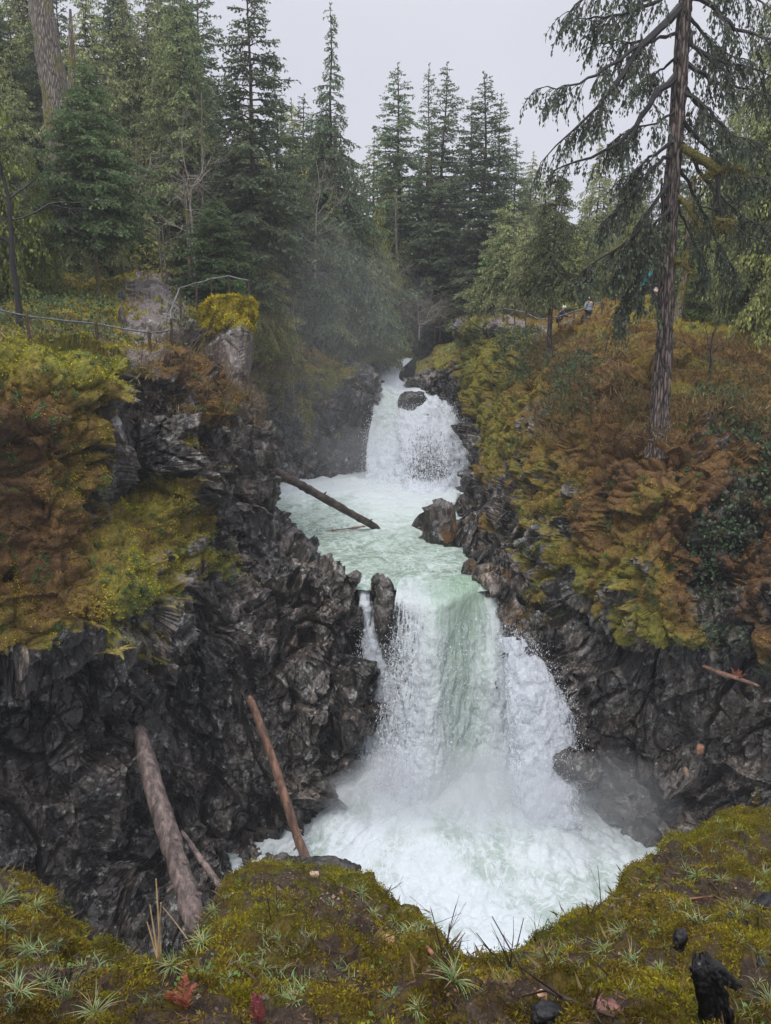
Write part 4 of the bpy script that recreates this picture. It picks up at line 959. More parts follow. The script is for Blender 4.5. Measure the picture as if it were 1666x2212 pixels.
# trunks and snags
def trunk_thing(name, pts, radii, mat, label, cat='tree trunk', k=10, stub=0, seed=0, part='trunk', twigs=0, twigmat=None, rough=.12):
    base = Vector(pts[0]); root = empty(name, base, label=label, cat=cat)
    P = smooth_path([Vector(p) - base for p in pts], 22); rr = np.interp(np.linspace(0, 1, 22), np.linspace(0, 1, len(radii)), radii)
    mb = MB(); tube(mb, P, rr, k, rough=rough, seed=seed, rs=2.5)
    r = np.random.default_rng(seed)
    if stub:
        m2 = MB()
        for q in range(stub):
            t = .1 + .88 * r.random(); b0 = P[int(t * 21)]; az = r.random() * 6.28; L = (.3 + 1.4 * r.random()) * max(.5, twigs)
            d = np.array([math.cos(az), math.sin(az), r.normal(.1, .25)]); tt = np.linspace(0, 1, 5)
            pa = b0 + d * (tt * L)[:, None] + np.cumsum(r.normal(0, .05 * L, (5, 3)), 0) + np.array([0, 0, -.25]) * (tt ** 2 * L)[:, None]
            prisms(mb, pa[:-1], pa[1:], .02, .01, mat=1)
            for w in range(5):
                i = r.integers(1, 5); prisms(mb, pa[i:i + 1], pa[i:i + 1] + r.normal(0, .22 * L, (1, 3)), .008, .003, mat=1)
    mb.build(part, [mat, twigmat or M_PALETWIG], root)
    return root
trunk_thing('tree_trunk', [at(165, 500, 42), at(140, 330, 42), at(112, 160, 42), at(88, 0, 42), at(70, -180, 42)], [.75, .68, .62, .56, .5], M_BARKG, 'thick old brown trunk rising out of frame at the upper left', k=16, stub=10, seed=3)
trunk_thing('tree_trunk', [at(165, 490, 40.5), at(158, 300, 40.5), at(155, 120, 40.5), at(152, 20, 40.5)], [.24, .22, .16, .05], M_BARKG, 'thin lichen-draped snag just right of the thick old trunk', stub=16, seed=4)
trunk_thing('tree_trunk', [at(352, 612, 43), at(346, 540, 43), at(343, 485, 43)], [.06, .055, .03], M_BARKG, 'left one of two thin bare poles behind the path', 'dead tree', 6, seed=5)
trunk_thing('tree_trunk', [at(361, 612, 43.5), at(355, 550, 43.5), at(351, 490, 43.5)], [.06, .05, .03], M_BARKG, 'right one of two thin bare poles behind the path', 'dead tree', 6, seed=6)
trunk_thing('dead_tree', [at(413, 600, 44), at(405, 480, 44), at(396, 370, 44)], [.11, .09, .04], M_BARKG, 'leaning dead tree with bare twigs behind the bend in the railing', 'dead tree', 8, 26, 7, twigs=1.4)
trunk_thing('tree_trunk', [at(629, 770, 51), at(630, 700, 52), at(632, 600, 52), at(634, 480, 52)], [.14, .13, .11, .06], M_BARKG, 'thin grey trunk leaning out above the far cliff', 'dead tree', 8, 20, 8, twigs=1.2)
trunk_thing('tree_trunk', [at(638, 900, 50.5), at(632, 830, 51), at(629, 765, 51)], [.05, .06, .05], M_BARKG, 'pale bare pole hanging down the far cliff', 'dead tree', 6, 4, 9)
trunk_thing('tree_trunk', [at(918, 640, 74), at(922, 560, 74), at(928, 430, 74), at(930, 330, 74)], [.25, .22, .2, .15], M_BARKG, 'bare pale trunk standing in the middle of the far wood', 'tree trunk', 8, 8, 10)
trunk_thing('tree_trunk', [at(903, 580, 76), at(908, 450, 76), at(910, 340, 76)], [.16, .15, .1], M_BARKG, 'thinner trunk just left of the bare pale one in the far wood', 'tree trunk', 8, 6, 11)
trunk_thing('tree_trunk', [at(858, 580, 70), at(856, 500, 70), at(856, 420, 70)], [.1, .1, .08], M_BARKG, 'short pale stem in the far wood above the river', 'tree trunk', 8, 3, 12)
trunk_thing('tree_trunk', [at(1455, 735, 37.5), at(1468, 665, 38), at(1478, 600, 38), at(1490, 470, 38), at(1500, 380, 38)], [.24, .2, .19, .15, .1], mat_bark('mossy_bark', (.05, .042, .03), (.2, .17, .11), moss=.55), 'leaning moss-spotted trunk just right of the big furrowed trunk', 'tree trunk', 10, 10, 13)

r_ = np.random.default_rng(8)
for (px, y0, y1, Y, rad) in [(300, 640, 300, 47, .1), (262, 640, 380, 46, .07), (130, 640, 250, 46, .12), (440, 640, 200, 49, .1), (560, 700, 330, 54, .11), (590, 690, 420, 53, .07), (330, 600, 330, 48, .06)]:
    trunk_thing('tree_trunk', [at(px + 6, y0, Y), at(px + r_.normal(0, 4), (y0 + y1) / 2, Y), at(px - 4, y1, Y)], [rad, rad * .85, rad * .4], M_BARKG, 'thin pale bare trunk standing among the conifers of the left wood', 'dead tree', 7, 12, int(px), twigs=1.1)['group'] = 'bare trunks in the left wood'
# black bare tree at the left and other leafless ones
def bare_tree(name, base, h, label, seed, mat, r0=.09, spread=.55, depth=4, cat='bare tree', lean=(0, 0), n0=9, jit=.12):
    r = np.random.default_rng(seed); root = empty(name, base, label=label, cat=cat)
    mb = MB(); mt = MB()
    n = 12; tt = np.linspace(0, 1, n)
    P = np.stack([lean[0] * h * tt + np.cumsum(r.normal(0, .012 * h, n)), lean[1] * h * tt + np.cumsum(r.normal(0, .012 * h, n)), tt * h], 1); P -= P[0]
    rr = r0 * (1 - .85 * tt); tube(mt, P, rr, 8, rough=.15, seed=seed, rs=4)
    def grow(p, d, L, rad, lev):
        k = 5; t2 = np.linspace(0, 1, k); pa = p + d * (t2 * L)[:, None] + np.cumsum(r.normal(0, jit * L * .5, (k, 3)), 0) * t2[:, None]
        pa[:, 2] += .12 * L * t2 ** 2
        prisms(mb, pa[:-1], pa[1:], np.linspace(rad, rad * .55, k)[:-1], np.linspace(rad, rad * .55, k)[1:])
        if lev == 0: return
        for q in range(r.integers(2, 5)):
            i = r.integers(1, k); nd = d + r.normal(0, .6, 3); nd /= np.linalg.norm(nd); grow(pa[i], nd, L * (.45 + .3 * r.random()), rad * .55, lev - 1)
    for q in range(n0):
        i = r.integers(3, n); az = r.random() * 6.28; d = np.array([math.cos(az), math.sin(az), .35 + .5 * r.random()]); d /= np.linalg.norm(d)
        grow(P[i], d, h * spread * (1.15 - tt[i]) * (.5 + .5 * r.random()), rr[i] * .5, depth - 1)
    mt.build('trunk', mat, root); mb.build('twigs', mat, root, smooth=False)
    return root
b = at(42, 705, 26.5); bare_tree('bare_tree', b, 7.2, 'black leafless tree behind the railing at the far left', 71, M_BLACKTWIG, .12, .42, 4, lean=(-.02, 0), n0=11)
b = at(1525, 850, 29); bare_tree('bare_tree', b, 4.2, 'thin leafless sapling on the mossy slope right of the big trunk', 72, M_BARKD, .06, .4, 4, lean=(.1, 0), n0=9)
b = at(905, 735, 66); bare_tree('bare_shrub', b, 3.4, 'tangled brown leafless shrub beside the river above the upper falls', 73, M_PALETWIG, .06, .9, 5, 'bare shrub', n0=18, jit=.3)
b = at(950, 735, 68); bare_tree('bare_shrub', b, 3.0, 'reddish leafless shrub at the left end of the far right railing', 74, M_TWIG, .05, .9, 5, 'bare shrub', n0=18, jit=.3)
b = at(680, 600, 57); bare_tree('bare_tree', b, 7.5, 'pale brown leafless tree in front of the wood below the spire tree', 75, M_PALETWIG, .08, .5, 5, n0=18)
b = at(800, 700, 60); bare_tree('bare_tree', b, 5.5, 'leafless tree with pale crooked twigs left of the river bend', 76, M_PALETWIG, .07, .55, 5, n0=16)
b = at(420, 640, 46); bare_tree('bare_tree', b, 9, 'leafless tree with fine grey twigs behind the small bright cedar', 77, M_PALETWIG, .09, .45, 5, n0=16)
b = at(1600, 700, 44); bare_tree('bare_tree', b, 7, 'leafless tree between conifers at the right edge', 78, M_PALETWIG, .08, .5, 5, n0=14)
b = at(1130, 700, 55); bare_tree('bare_shrub', b, 2.6, 'grey leafless shrub behind the railing above the right cliff', 79, M_TWIG, .04, .9, 5, 'bare shrub', n0=14, jit=.3)

# ---- the big fir on the right cliff
def big_fir():
    base = at(1424, 950, 26.2); root = empty('fir_tree', base, label='big old fir with deeply furrowed bark and long drooping boughs standing on the right cliff', cat='fir tree')
    O = np.array(base)
    def W(px, py, Y=26.2): return np.array(at(px, py, Y)) - O
    TP = [(1424, 985), (1424, 935), (1428, 850), (1434, 750), (1441, 600), (1448, 450), (1458, 320), (1468, 190), (1477, 60), (1484, -40), (1492, -200), (1500, -420)]
    pts = [W(x, y) for x, y in TP]; rad = [.52, .38, .30, .275, .265, .26, .25, .24, .22, .21, .17, .08]
    mt = MB(); k = 40; n = 200
    P = smooth_path(pts, n); rr = np.interp(np.linspace(0, 1, n), np.linspace(0, 1, len(rad)), rad)
    T = np.gradient(P, axis=0); D, A, B = basis(T)
    ang = np.arange(k) * 2 * math.pi / k
    ring = A[:, None] * np.cos(ang)[None, :, None] + B[:, None] * np.sin(ang)[None, :, None]
    q = (P[:, None] + ring * rr[:, None, None]).reshape(-1, 3)
    fur = np.abs(vnoise(q * np.array([9, 9, 1.6]), 5)); fur2 = np.abs(vnoise(q * np.array([18, 18, 4]), 6))
    disp = -.05 * (1 - sstep(0, .28, fur)) - .02 * (1 - sstep(0, .3, fur2)) + .04 * vnoise(q * .9, 8)
    q = q + ring.reshape(-1, 3) * disp[:, None]
    i = np.arange(k); j = (i + 1) % k
    mt.add(q, np.concatenate([np.stack([i, j, j + k, i + k], 1) + a * k for a in range(n - 1)]))
    mt.build('trunk', M_BIGBARK, root)
    r = np.random.default_rng(99); fo = MB(); bo = MB()
    C = (.085, .105, .06)
    BR = [  # (path in picture units with distance), bough radius, foliage density
     ([(1470, 15, 26.2), (1425, 65, 25.6), (1385, 98, 25.2), (1350, 150, 25), (1313, 205, 24.8), (1283, 236, 24.7), (1233, 285, 24.6), (1168, 352, 24.5)], .13, 1.0),
     ([(1385, 98, 25.2), (1345, 125, 25.0), (1300, 150, 24.9), (1255, 178, 24.8), (1215, 190, 24.8), (1160, 192, 24.8)], .07, 1.0),
     ([(1465, 70, 26.2), (1420, 85, 26), (1370, 88, 25.8), (1325, 92, 25.8), (1290, 95, 25.8)], .06, 1.0),
     ([(1460, 165, 26.2), (1425, 195, 25.6), (1405, 225, 25.4), (1378, 265, 25.2), (1348, 300, 25.1), (1298, 330, 25), (1245, 350, 25), (1188, 372, 25)], .12, .45),
     ([(1378, 265, 25.2), (1365, 290, 25), (1350, 322, 24.9), (1340, 345, 24.9)], .05, .5),
     ([(1475, -30, 26.2), (1420, 0, 25.8), (1353, 30, 25.5), (1290, 38, 25.4), (1232, 45, 25.3)], .08, 1.1),
     ([(1480, -90, 26.2), (1420, -60, 25.8), (1340, -30, 25.5), (1260, 0, 25.3), (1225, 25, 25.2)], .09, 1.1),
     ([(1488, -10, 26.2), (1530, 5, 25.9), (1583, 55, 25.7), (1640, 78, 25.6), (1720, 95, 25.5)], .11, 1.0),
     ([(1484, 60, 26.2), (1500, 100, 26), (1558, 132, 25.9), (1610, 145, 25.8), (1690, 165, 25.8)], .08, 1.0),
     ([(1475, 130, 26.2), (1510, 155, 26), (1550, 175, 25.9), (1613, 192, 25.8), (1700, 218, 25.7)], .09, 1.0),
     ([(1472, 195, 26.2), (1500, 212, 25.7), (1530, 232, 25.4), (1560, 270, 25.2), (1600, 300, 25.1)], .08, 1.2),
     ([(1470, 230, 26.2), (1440, 255, 25.9), (1400, 270, 25.7), (1360, 280, 25.6), (1330, 300, 25.5)], .05, 1.4),
     ([(1462, 300, 26.2), (1430, 320, 25.8), (1400, 345, 25.6), (1372, 372, 25.4), (1340, 388, 25.3)], .07, 1.3),
     ([(1460, 330, 26.2), (1420, 355, 25.5), (1380, 400, 25.2), (1340, 445, 25), (1310, 480, 24.9)], .07, 1.5),
     ([(1456, 390, 26.2), (1425, 420, 25.5), (1395, 470, 25.2), (1350, 530, 25), (1290, 565, 24.9), (1262, 590, 24.9)], .07, 1.5),
     ([(1452, 440, 26.2), (1430, 470, 25.6), (1395, 520, 25.4), (1365, 560, 25.3), (1330, 590, 25.3)], .06, 1.4),
     ([(1450, 480, 26.2), (1435, 505, 25.8), (1400, 560, 25.6), (1370, 610, 25.5), (1345, 650, 25.5)], .06, 1.3),
     ([(1448, 520, 26.2), (1410, 600, 25.8), (1370, 650, 25.6), (1340, 690, 25.6)], .05, 1.2),
     ([(1470, 250, 26.2), (1510, 300, 26.4), (1560, 340, 26.5), (1620, 380, 26.5), (1690, 400, 26.5)], .08, 1.2),
     ([(1466, 300, 26.2), (1510, 370, 26.8), (1560, 430, 27), (1610, 470, 27.2), (1680, 500, 27.3)], .07, 1.2),
     ([(1462, 350, 26.2), (1500, 420, 26.6), (1530, 480, 26.8), (1560, 540, 26.9), (1590, 590, 26.9)], .06, 1.0),
     ([(1458, 420, 26.2), (1480, 480, 26.8), (1505, 540, 27), (1530, 600, 27.2)], .05, 1.0),
     ([(1478, 20, 26.2), (1510, 60, 27.5), (1560, 110, 28.5), (1620, 130, 29)], .07, 1.2),
     ([(1470, 180, 26.2), (1520, 240, 27.4), (1580, 290, 28.3), (1650, 310, 29)], .07, 1.2),
     ([(1470, 120, 26.2), (1430, 150, 27), (1400, 170, 28), (1370, 200, 28.8)], .05, 1.2),
     ([(1486, -60, 26.2), (1540, -50, 26), (1610, -10, 25.8), (1680, 20, 25.7)], .09, 1.1),
    ]
    for path, r0, dn in BR:
        Pn = smooth_path([W(*p) for p in path], 14); Pn[1:-1] += r.normal(0, .03, (12, 3))
        tube(bo, Pn, np.linspace(r0, .012, 14), 6, rough=.2, seed=int(r0 * 999), rs=6)
        L = np.linalg.norm(np.diff(Pn, axis=0), axis=1).sum()
        for cc in range(max(6, int(L * 8.0 * dn))):
            t = .22 + .78 * r.random(); ii = min(12, int(t * 13)); p0 = Pn[ii] + (Pn[ii + 1] - Pn[ii]) * r.random()
            Td = Pn[ii + 1] - Pn[ii]; Td /= np.linalg.norm(Td); sd = np.cross(Td, [0, 0, 1]); sd /= np.linalg.norm(sd) + 1e-6
            LL = (.35 + .75 * r.random()) * (1.15 - .5 * t); d = Td * (.4 + .5 * r.random()) + sd * r.choice([-1, 1]) * (.3 + .6 * r.random()); d /= np.linalg.norm(d)
            tt = np.linspace(0, 1, 5); pa = p0 + d * (tt * LL)[:, None] - np.array([0, 0, 1]) * ((.15 * tt + .65 * tt ** 2) * LL)[:, None]
            branch_foliage(fo, bo, pa, LL, r, dens=1.25, leaf=.12, droop=.75, col=np.array(C) * (.7 + .7 * r.random()) * (1, 1, 1 + .25 * r.random()), r0=.014, hang=.55, lich=.09, spread=.5, tstart=.05)
    bo.build('boughs', M_BLACKTWIG, root, smooth=False); fo.build('crown', M_LEAF, root, smooth=False)
    # mossy stubs and dead limbs
    ms = mat_plain('mossy_limb', (.1, .085, .022), .95, nscale=14, var=.5, bump=.05); m2 = MB(); m3 = MB()
    for path, r0, r1 in [([(1474, 318, 26.1), (1500, 335, 25.8), (1530, 352, 25.6), (1550, 372, 25.6)], .12, .15), ([(1550, 372, 25.6), (1528, 376, 25.5), (1505, 388, 25.4)], .07, .02), ([(1462, 425, 26.1), (1482, 440, 25.9), (1500, 468, 25.7), (1512, 492, 25.7)], .1, .06),
                         ([(1455, 562, 26.1), (1478, 572, 25.8), (1497, 595, 25.6)], .08, .03), ([(1545, 475, 25.6), (1575, 478, 25.6), (1582, 484, 25.6)], .09, .08), ([(1550, 492, 25.6), (1570, 494, 25.6)], .08, .08), ([(1545, 370, 25.6), (1585, 362, 25.6), (1610, 375, 25.6)], .1, .03)]:
        Pn = smooth_path([W(*p) for p in path], 9); m2 = MB(); tube(m2, Pn, np.linspace(r0, r1, 9), 8, rough=.3, seed=int(r0 * 77), rs=7); q_ = r.integers(0, 9, 500); dd_ = r.normal(0, 1, (500, 3)); dd_ /= np.linalg.norm(dd_, axis=1, keepdims=True); sprays(m2, Pn[q_] + r.normal(0, .06, (500, 3)) + dd_ * r0 * .8, dd_ + [0, 0, -.5], .07, .02, np.tile((1., 1., 1.), (500, 1)), r); m2.build('mossy_limb', ms, root)
    for path, r0 in [([(1548, 375, 25.6), (1553, 410, 25.6), (1556, 450, 25.6), (1562, 500, 25.6), (1570, 520, 25.6), (1583, 540, 25.6)], .07), ([(1556, 448, 25.6), (1530, 448, 25.6), (1500, 445, 25.6)], .04), ([(1582, 484, 25.6), (1610, 505, 25.6), (1650, 530, 25.6)], .03), ([(1500, 445, 25.6), (1512, 500, 25.6), (1520, 560, 25.6)], .03),
                     ([(1430, 385, 25.6), (1428, 440, 25.6), (1415, 465, 25.6)], .03), ([(1560, 500, 25.6), (1530, 520, 25.6), (1500, 530, 25.6)], .02), ([(1565, 420, 25.6), (1590, 440, 25.6), (1600, 460, 25.6)], .03)]:
        Pn = smooth_path([W(*p) for p in path], 10); Pn[1:] += r.normal(0, .03, (9, 3)); m3 = MB(); tube(m3, Pn, np.linspace(r0, .012, 10), 6, rough=.3, rs=7)
        for q in range(7):
            i = r.integers(2, 10); prisms(m3, Pn[i:i + 1], Pn[i:i + 1] + r.normal(0, .25, (1, 3)), .012, .004)
        m3.build('dead_limb', M_BLACKTWIG, root)
big_fir()
# ---------------------------------------------------------------- moss tufts, ferns, dry grass on the cliffs
M_MOSS = mat_col('moss_tufts', .95, .25, 0, .1)
def moss_colour(t, r):
    n = len(t); t = np.clip(t + r.normal(0, .09, n), 0, 1)
    xs_ = [.05, .3, .5, .72, .95]
    C = np.array([(.15, .19, .02), (.44, .39, .02), (.42, .29, .022), (.31, .165, .034), (.18, .09, .03)])
    c = np.stack([np.interp(t, xs_, C[:, i]) for i in range(3)], 1)
    return c * (.55 + .6 * r.random((n, 1)))
def tufts(name, label, V, N, m, t, n, size, r, cond=None, droop=.4, k=1.0):
    wt = sstep(.42, .6, m + .5 * fbm(V * 2.3, 3, 61)) * sstep(-.55, -.1, N[:, 2])
    if cond is not None: wt = wt * cond
    _, du_, dv_, ar_ = PATCH[id(V)]; wt = wt * ar_; wt = wt / wt.sum(); idx = r.choice(len(V), n, p=wt)
    P = V[idx] + (r.random((n, 1)) - .5) * du_[idx] + (r.random((n, 1)) - .5) * dv_[idx] + r.normal(0, size * .35, (n, 3)) + N[idx] * size * .1
    D = N[idx] * .8 + r.normal(0, .9, (n, 3))
    s = size * (.5 + r.random(n) ** 2 * 1.4)
    mb = MB(); cl_ = .3 + .85 * sstep(-.25, .2, fbm(V[idx] * 1.3, 3, 63))[:, None]
    sprays(mb, P, D, s, s * .24, moss_colour(t[idx] + .2 * fbm(V[idx] * 1.8, 2, 62), r) * cl_, r)
    o = mb.build(name, M_MOSS, smooth=False); tag(o, label, 'moss', kind='stuff'); return o
r = np.random.default_rng(17)
tufts('moss', 'orange and yellow-green moss over the left cliff', VL, NL, mL, tL, 520000, .05, r)
tufts('moss', 'brown and yellow moss over the right cliff', VR, NR, mR, tR, 640000, .05, r)
tufts('moss', 'moss on the far cliff', VF, NF, mF, tF, 80000, .1, r)
M_FERN = mat_col('ferns', .7, .25, 0, .3)
def ferns(V, N, n, r, cond, label, size=.32, mb=None, col=(.055, .1, .03)):
    w = cond / cond.sum(); idx = r.choice(len(V), n, p=w); mb = mb or MB()
    for i in idx:
        c = np.array(col) * (.6 + .9 * r.random()) * ((1.6, 1.1, .6) if r.random() < .12 else (1, 1, 1)); p = V[i]; nn = N[i]
        for q in range(r.integers(3, 8)):
            d = nn * .9 + r.normal(0, .7, 3) + [0, 0, .15]; d /= np.linalg.norm(d); L = size * (.5 + r.random()); tt = np.linspace(0, 1, 7)
            pa = p + d * (tt * L)[:, None] + np.array([0, 0, -1]) * (tt ** 2 * L * .7)[:, None]
            T = np.gradient(pa, axis=0); sd = np.cross(T, nn); sd /= np.linalg.norm(sd, axis=1, keepdims=True) + 1e-6
            P2 = np.concatenate([pa, pa]); D2 = np.concatenate([sd, -sd]) + np.concatenate([T, T]) * 4
            sprays(mb, P2, D2, np.tile(L * .24 * (1.15 - tt), 2), L * .055, np.tile(c, (14, 1)) * (.8 + .4 * r.random((14, 1))), r)
    o = mb.build('fern', M_FERN, smooth=False); tag(o, label, 'ferns', kind='stuff'); return o
ferns(VL, NL, 420, r, sstep(.3, .6, mL) * (VL[:, 2] < 0) * sstep(.1, .6, fbm(VL * .6, 3, 71) + .35), 'small sword ferns tucked in the moss of the left cliff')
ferns(VR, NR, 520, r, sstep(.3, .6, mR) * (VR[:, 1] < 40) * sstep(.1, .6, fbm(VR * .6, 3, 72) + .35), 'small sword ferns tucked in the moss of the right cliff')
# dry brown grass and salal behind the rim of the left cliff and on the right slope
def leafy(V, N, n, r, cond, label, cat, size, col, name, up=.8, w_=.28, k=9, spread=.35):
    w = cond / cond.sum(); idx = r.choice(len(V), n, p=w)
    I = np.repeat(idx, k); P = V[I] + r.normal(0, spread, (len(I), 3)) * np.array([1, 1, .45]) + np.array([0, 0, .12])
    D = r.normal(0, .7, (len(I), 3)) + np.array([0, 0, up]); s = size * (.5 + r.random(len(I)))
    cb = np.repeat(.55 + .9 * r.random(n), k)[:, None]
    mb = MB(); sprays(mb, P, D, s, s * w_, np.asarray(col) * cb * (.7 + .6 * r.random((len(I), 1))), r)
    o = mb.build(name, M_FERN, smooth=False); tag(o, label, cat, kind='stuff'); return o
pxL = 833 + F0 * VL[:, 0] / (VL[:, 1] * CT - VL[:, 2] * ST); pyL = 1106 - F0 * (VL[:, 1] * ST + VL[:, 2] * CT) / (VL[:, 1] * CT - VL[:, 2] * ST)
leafy(VL, NL, 1500, r, ((VL[:, 1] > 25) & (pxL < 250) & (pyL < 745)) * 1.0 + ((pxL > 370) & (pxL < 430) & (pyL < 760) & (VL[:, 1] > 29)) * .6, 'low green salal growing beside the left path', 'undergrowth', .11, (.08, .11, .045), 'undergrowth', w_=.4, k=12)
leafy(VL, NL, 1500, r, ((pxL > 280) & (pxL < 560) & (pyL > 770) & (pyL < 930)) * sstep(-.3, .3, fbm(VL * .7, 3, 81)) + ((pxL < 240) & (pyL > 690) & (pyL < 760) & (VL[:, 1] > 23)) * .2, 'dry tan and brown grass along the rim of the left cliff', 'dry grass', .22, (.21, .16, .085), 'dry_grass', w_=.05, k=16, spread=.22)
pxR = 833 + F0 * VR[:, 0] / (VR[:, 1] * CT - VR[:, 2] * ST); pyR = 1106 - F0 * (VR[:, 1] * ST + VR[:, 2] * CT) / (VR[:, 1] * CT - VR[:, 2] * ST)
leafy(VR, NR, 2600, r, ((pxR > 1150) & (pyR > 735) & (pyR < 960)) * sstep(-.1, .3, fbm(VR * .5, 3, 82)), 'dry tan grass and needles on the slope around the big fir', 'dry grass', .24, (.16, .105, .045), 'dry_grass', w_=.06, k=12, spread=.25)
leafy(VR, NR, 1700, r, ((pxR > 1500) & (pyR > 760) & (pyR < 1400)) * sstep(0, .3, fbm(VR * .45, 3, 83)) + ((pxR > 1080) & (pxR < 1160) & (pyR > 715) & (pyR < 830)) * .8 + ((pxR > 1190) & (pxR < 1290) & (pyR > 770) & (pyR < 900)) * .8, 'dark green leafy undergrowth in the shade of the right cliff', 'undergrowth', .11, (.055, .085, .04), 'undergrowth', w_=.38, k=14)
# bare twigs over the left cliff's brow
def twig_mass(V, cond, n, r, label, L=.7, col=M_TWIG, k=5, name='bare_twigs', cat='twigs', dn=.0):
    w = cond / cond.sum(); idx = r.choice(len(V), n, p=w); mb = MB()
    b = V[idx]; d = r.normal(0, .55, (n, 3)) + np.array([0, -.25, .6 - dn]); l = L * (.4 + r.random((n, 1)))
    e = b + d * l; prisms(mb, b, e, .012, .006)
    for q in range(k):
        f = .3 + .7 * r.random((n, 1)); s = b + (e - b) * f; prisms(mb, s, s + (d * .5 + r.normal(0, .5, (n, 3))) * l * .55, .007, .003)
    o = mb.build(name, col, smooth=False); tag(o, label, cat, kind='stuff')
twig_mass(VL, ((pxL > 370) & (pxL < 590) & (pyL > 840) & (pyL < 1060)) * 1.0, 700, r, 'dark bare twigs hanging over the corner of the left cliff', .8, M_TWIG, dn=.3)
twig_mass(VL, ((pxL > 290) & (pxL < 520) & (pyL > 740) & (pyL < 850)) * 1.0, 420, r, 'thin bare brown stems behind the dry grass of the left rim', .9, M_TWIG)
twig_mass(VR, ((pyR > 690) & (pyR < 760) & (pxR > 1000) & (pxR < 1180)) * 1.0, 260, r, 'bare reddish twigs along the far right railing', .9, M_TWIG)

# ---------------------------------------------------------------- rocks that stand on their own
def rock(name, loc, size, seed, mat, label, cat='rock', moss=.0, tint=.4, pale=.0, rot=0, sub=5, kind=None, blk=.35, squash=(1, 1, 1)):
    import bmesh
    bm = bmesh.new(); bmesh.ops.create_icosphere(bm, subdivisions=sub, radius=1)
    P = np.array([v.co[:] for v in bm.verts], np.float32)
    F_ = np.array([[v.index for v in f.verts] for f in bm.faces]); bm.free()
    P = np.sign(P) * np.abs(P) ** .8
    S = np.array(size, np.float32); R_ = rotm(.4, -.3, seed); sc = S.min()
    W = P * S
    d = blk * facet(W @ R_ / sc * np.array([.8, .8, 1.4], np.float32), seed, .9) + blk * .4 * facet(W @ R_ / sc * np.array([2.2, 2.2, 4.5], np.float32), seed + 1, .9) + .12 * fbm(W / sc * 2.5, 3, seed)
    V = W + P / np.linalg.norm(P, axis=1, keepdims=True) * (d * sc)[:, None]
    if rot: c, s = math.cos(rot), math.sin(rot); V = np.stack([V[:, 0] * c - V[:, 2] * s, V[:, 1], V[:, 0] * s + V[:, 2] * c], 1)
    mb = MB(); mb.add(V, F_); mo = np.clip(moss * 1.3 * sstep(-.2, .6, P[:, 2]) + .3 * fbm(W * 1.5, 3, 5) * (moss > 0), 0, 1)
    o = mb.build(name, mat, attrs={'moss': mo, 'tint': np.full(len(V), tint), 'pale': np.full(len(V), pale)}); o.location = loc
    return tag(o, label, cat, kind=kind), V + np.array(loc, np.float32)
M_WET = mat_cliff('black_wet_rock', fine=3, dark=.6)
p = at(833, 1325, 29.1); rock('boulder', p, (.42, .5, 1.45), 3, M_CLIFF, 'dark upright rock knob splitting the lip of the lower falls', 'rock', blk=.22)
p = at(818, 1262, 29.2); rock('boulder', p, (.3, .35, .42), 4, M_CLIFF, 'round brown boulder sitting on top of the rock knob at the lip', 'rock', moss=.35, tint=.8, blk=.12, pale=.2)
p = at(892, 868, 56.5); rock('boulder', p, (1.05, .8, .75), 5, M_CLIFF, 'dark boulder with water streaming over it in the middle of the upper falls', 'rock', blk=.2)
p = at(1243, 1650, 26.6); rock('boulder', p, (1.0, .6, .6), 6, M_CLIFF, 'dark wet rock with water washing over it at the right foot of the lower falls', 'rock', blk=.2, rot=-.3)
p = at(700, 1892, 5.2) + Vector((0, .1, -.13)); rock('rock', p, (.3, .14, .17), 8, M_WET, 'black wet rock slab at the tip of the near mossy mound, right of the other', 'rock', blk=.25)
p = at(612, 1880, 5.3) + Vector((0, .1, -.12)); rock('rock', p, (.2, .14, .15), 9, M_WET, 'black rock slab at the tip of the near mossy mound, left of the other', 'rock', blk=.25)
M_ORANGE = mat_plain('orange_rock', (.24, .125, .075), .75, nscale=6, bump=.03)
p = at(1513, 1618, 24.4); rock('rock', p, (.14, .12, .2), 10, M_ORANGE, 'orange block of rock lodged in the right cliff face', 'rock', blk=.3, sub=3)
p = at(1483, 1668, 24.4); rock('rock', p, (.08, .1, .2), 11, mat_plain('tan_rock', (.26, .18, .12), .8), 'small tan stones stuck in a crack of the right cliff face', 'rock', blk=.3, sub=3, rot=.3)
p = at(1288, 680, 43); 
# mossy outcrop behind the left path
OC = []
prof = [(-2.1, .2), (-1.9, .75), (-1.2, 1.0), (-.2, 1.0), (.9, .85), (1.7, .55), (2.4, .25)]
og0 = [[(425,665,36.5),(430,710,35.6),(440,760,35),(450,830,34.4),(455,900,34)],
      [(452,640,35.5),(452,690,34.6),(452,760,34),(455,830,33.4),(460,900,33)],
      [(468,634,35.3),(466,680,34.0),(466,760,33.3),(480,840,32.6),(500,900,32.2)],
      [(498,632,35.2),(497,672,33.6),(496,750,32.9),(505,830,32.3),(520,900,31.9)],
      [(532,640,35.4),(535,680,33.8),(532,760,33.1),(524,830,32.6),(524,900,32)],
      [(550,655,35.8),(553,690,34.8),(550,770,34.2),(536,840,33.5),(528,900,33)],
      [(547,660,37.2),(548,690,36.8),(545,770,36.4),(532,840,35.8),(526,900,35)]]
og = []
for c in og0:      # the mossy top rolls back
    x, y, Y = c[0]; og.append([(x, y + 6, Y + 3.2), (x, y - 2, Y + 1.6)] + c)
G = np.array([col(c) for c in og]); att = np.zeros(G.shape[:2] + (3,))
for i in range(7):
    for j in range(7): att[i, j] = ([1.2, 1.2, 1.2, .75, .1, .0, .0][j], [.45, .45, .45, .42, .4, .4, .4][j], [0, 0, 0, .2, .75, .8, .6][j])
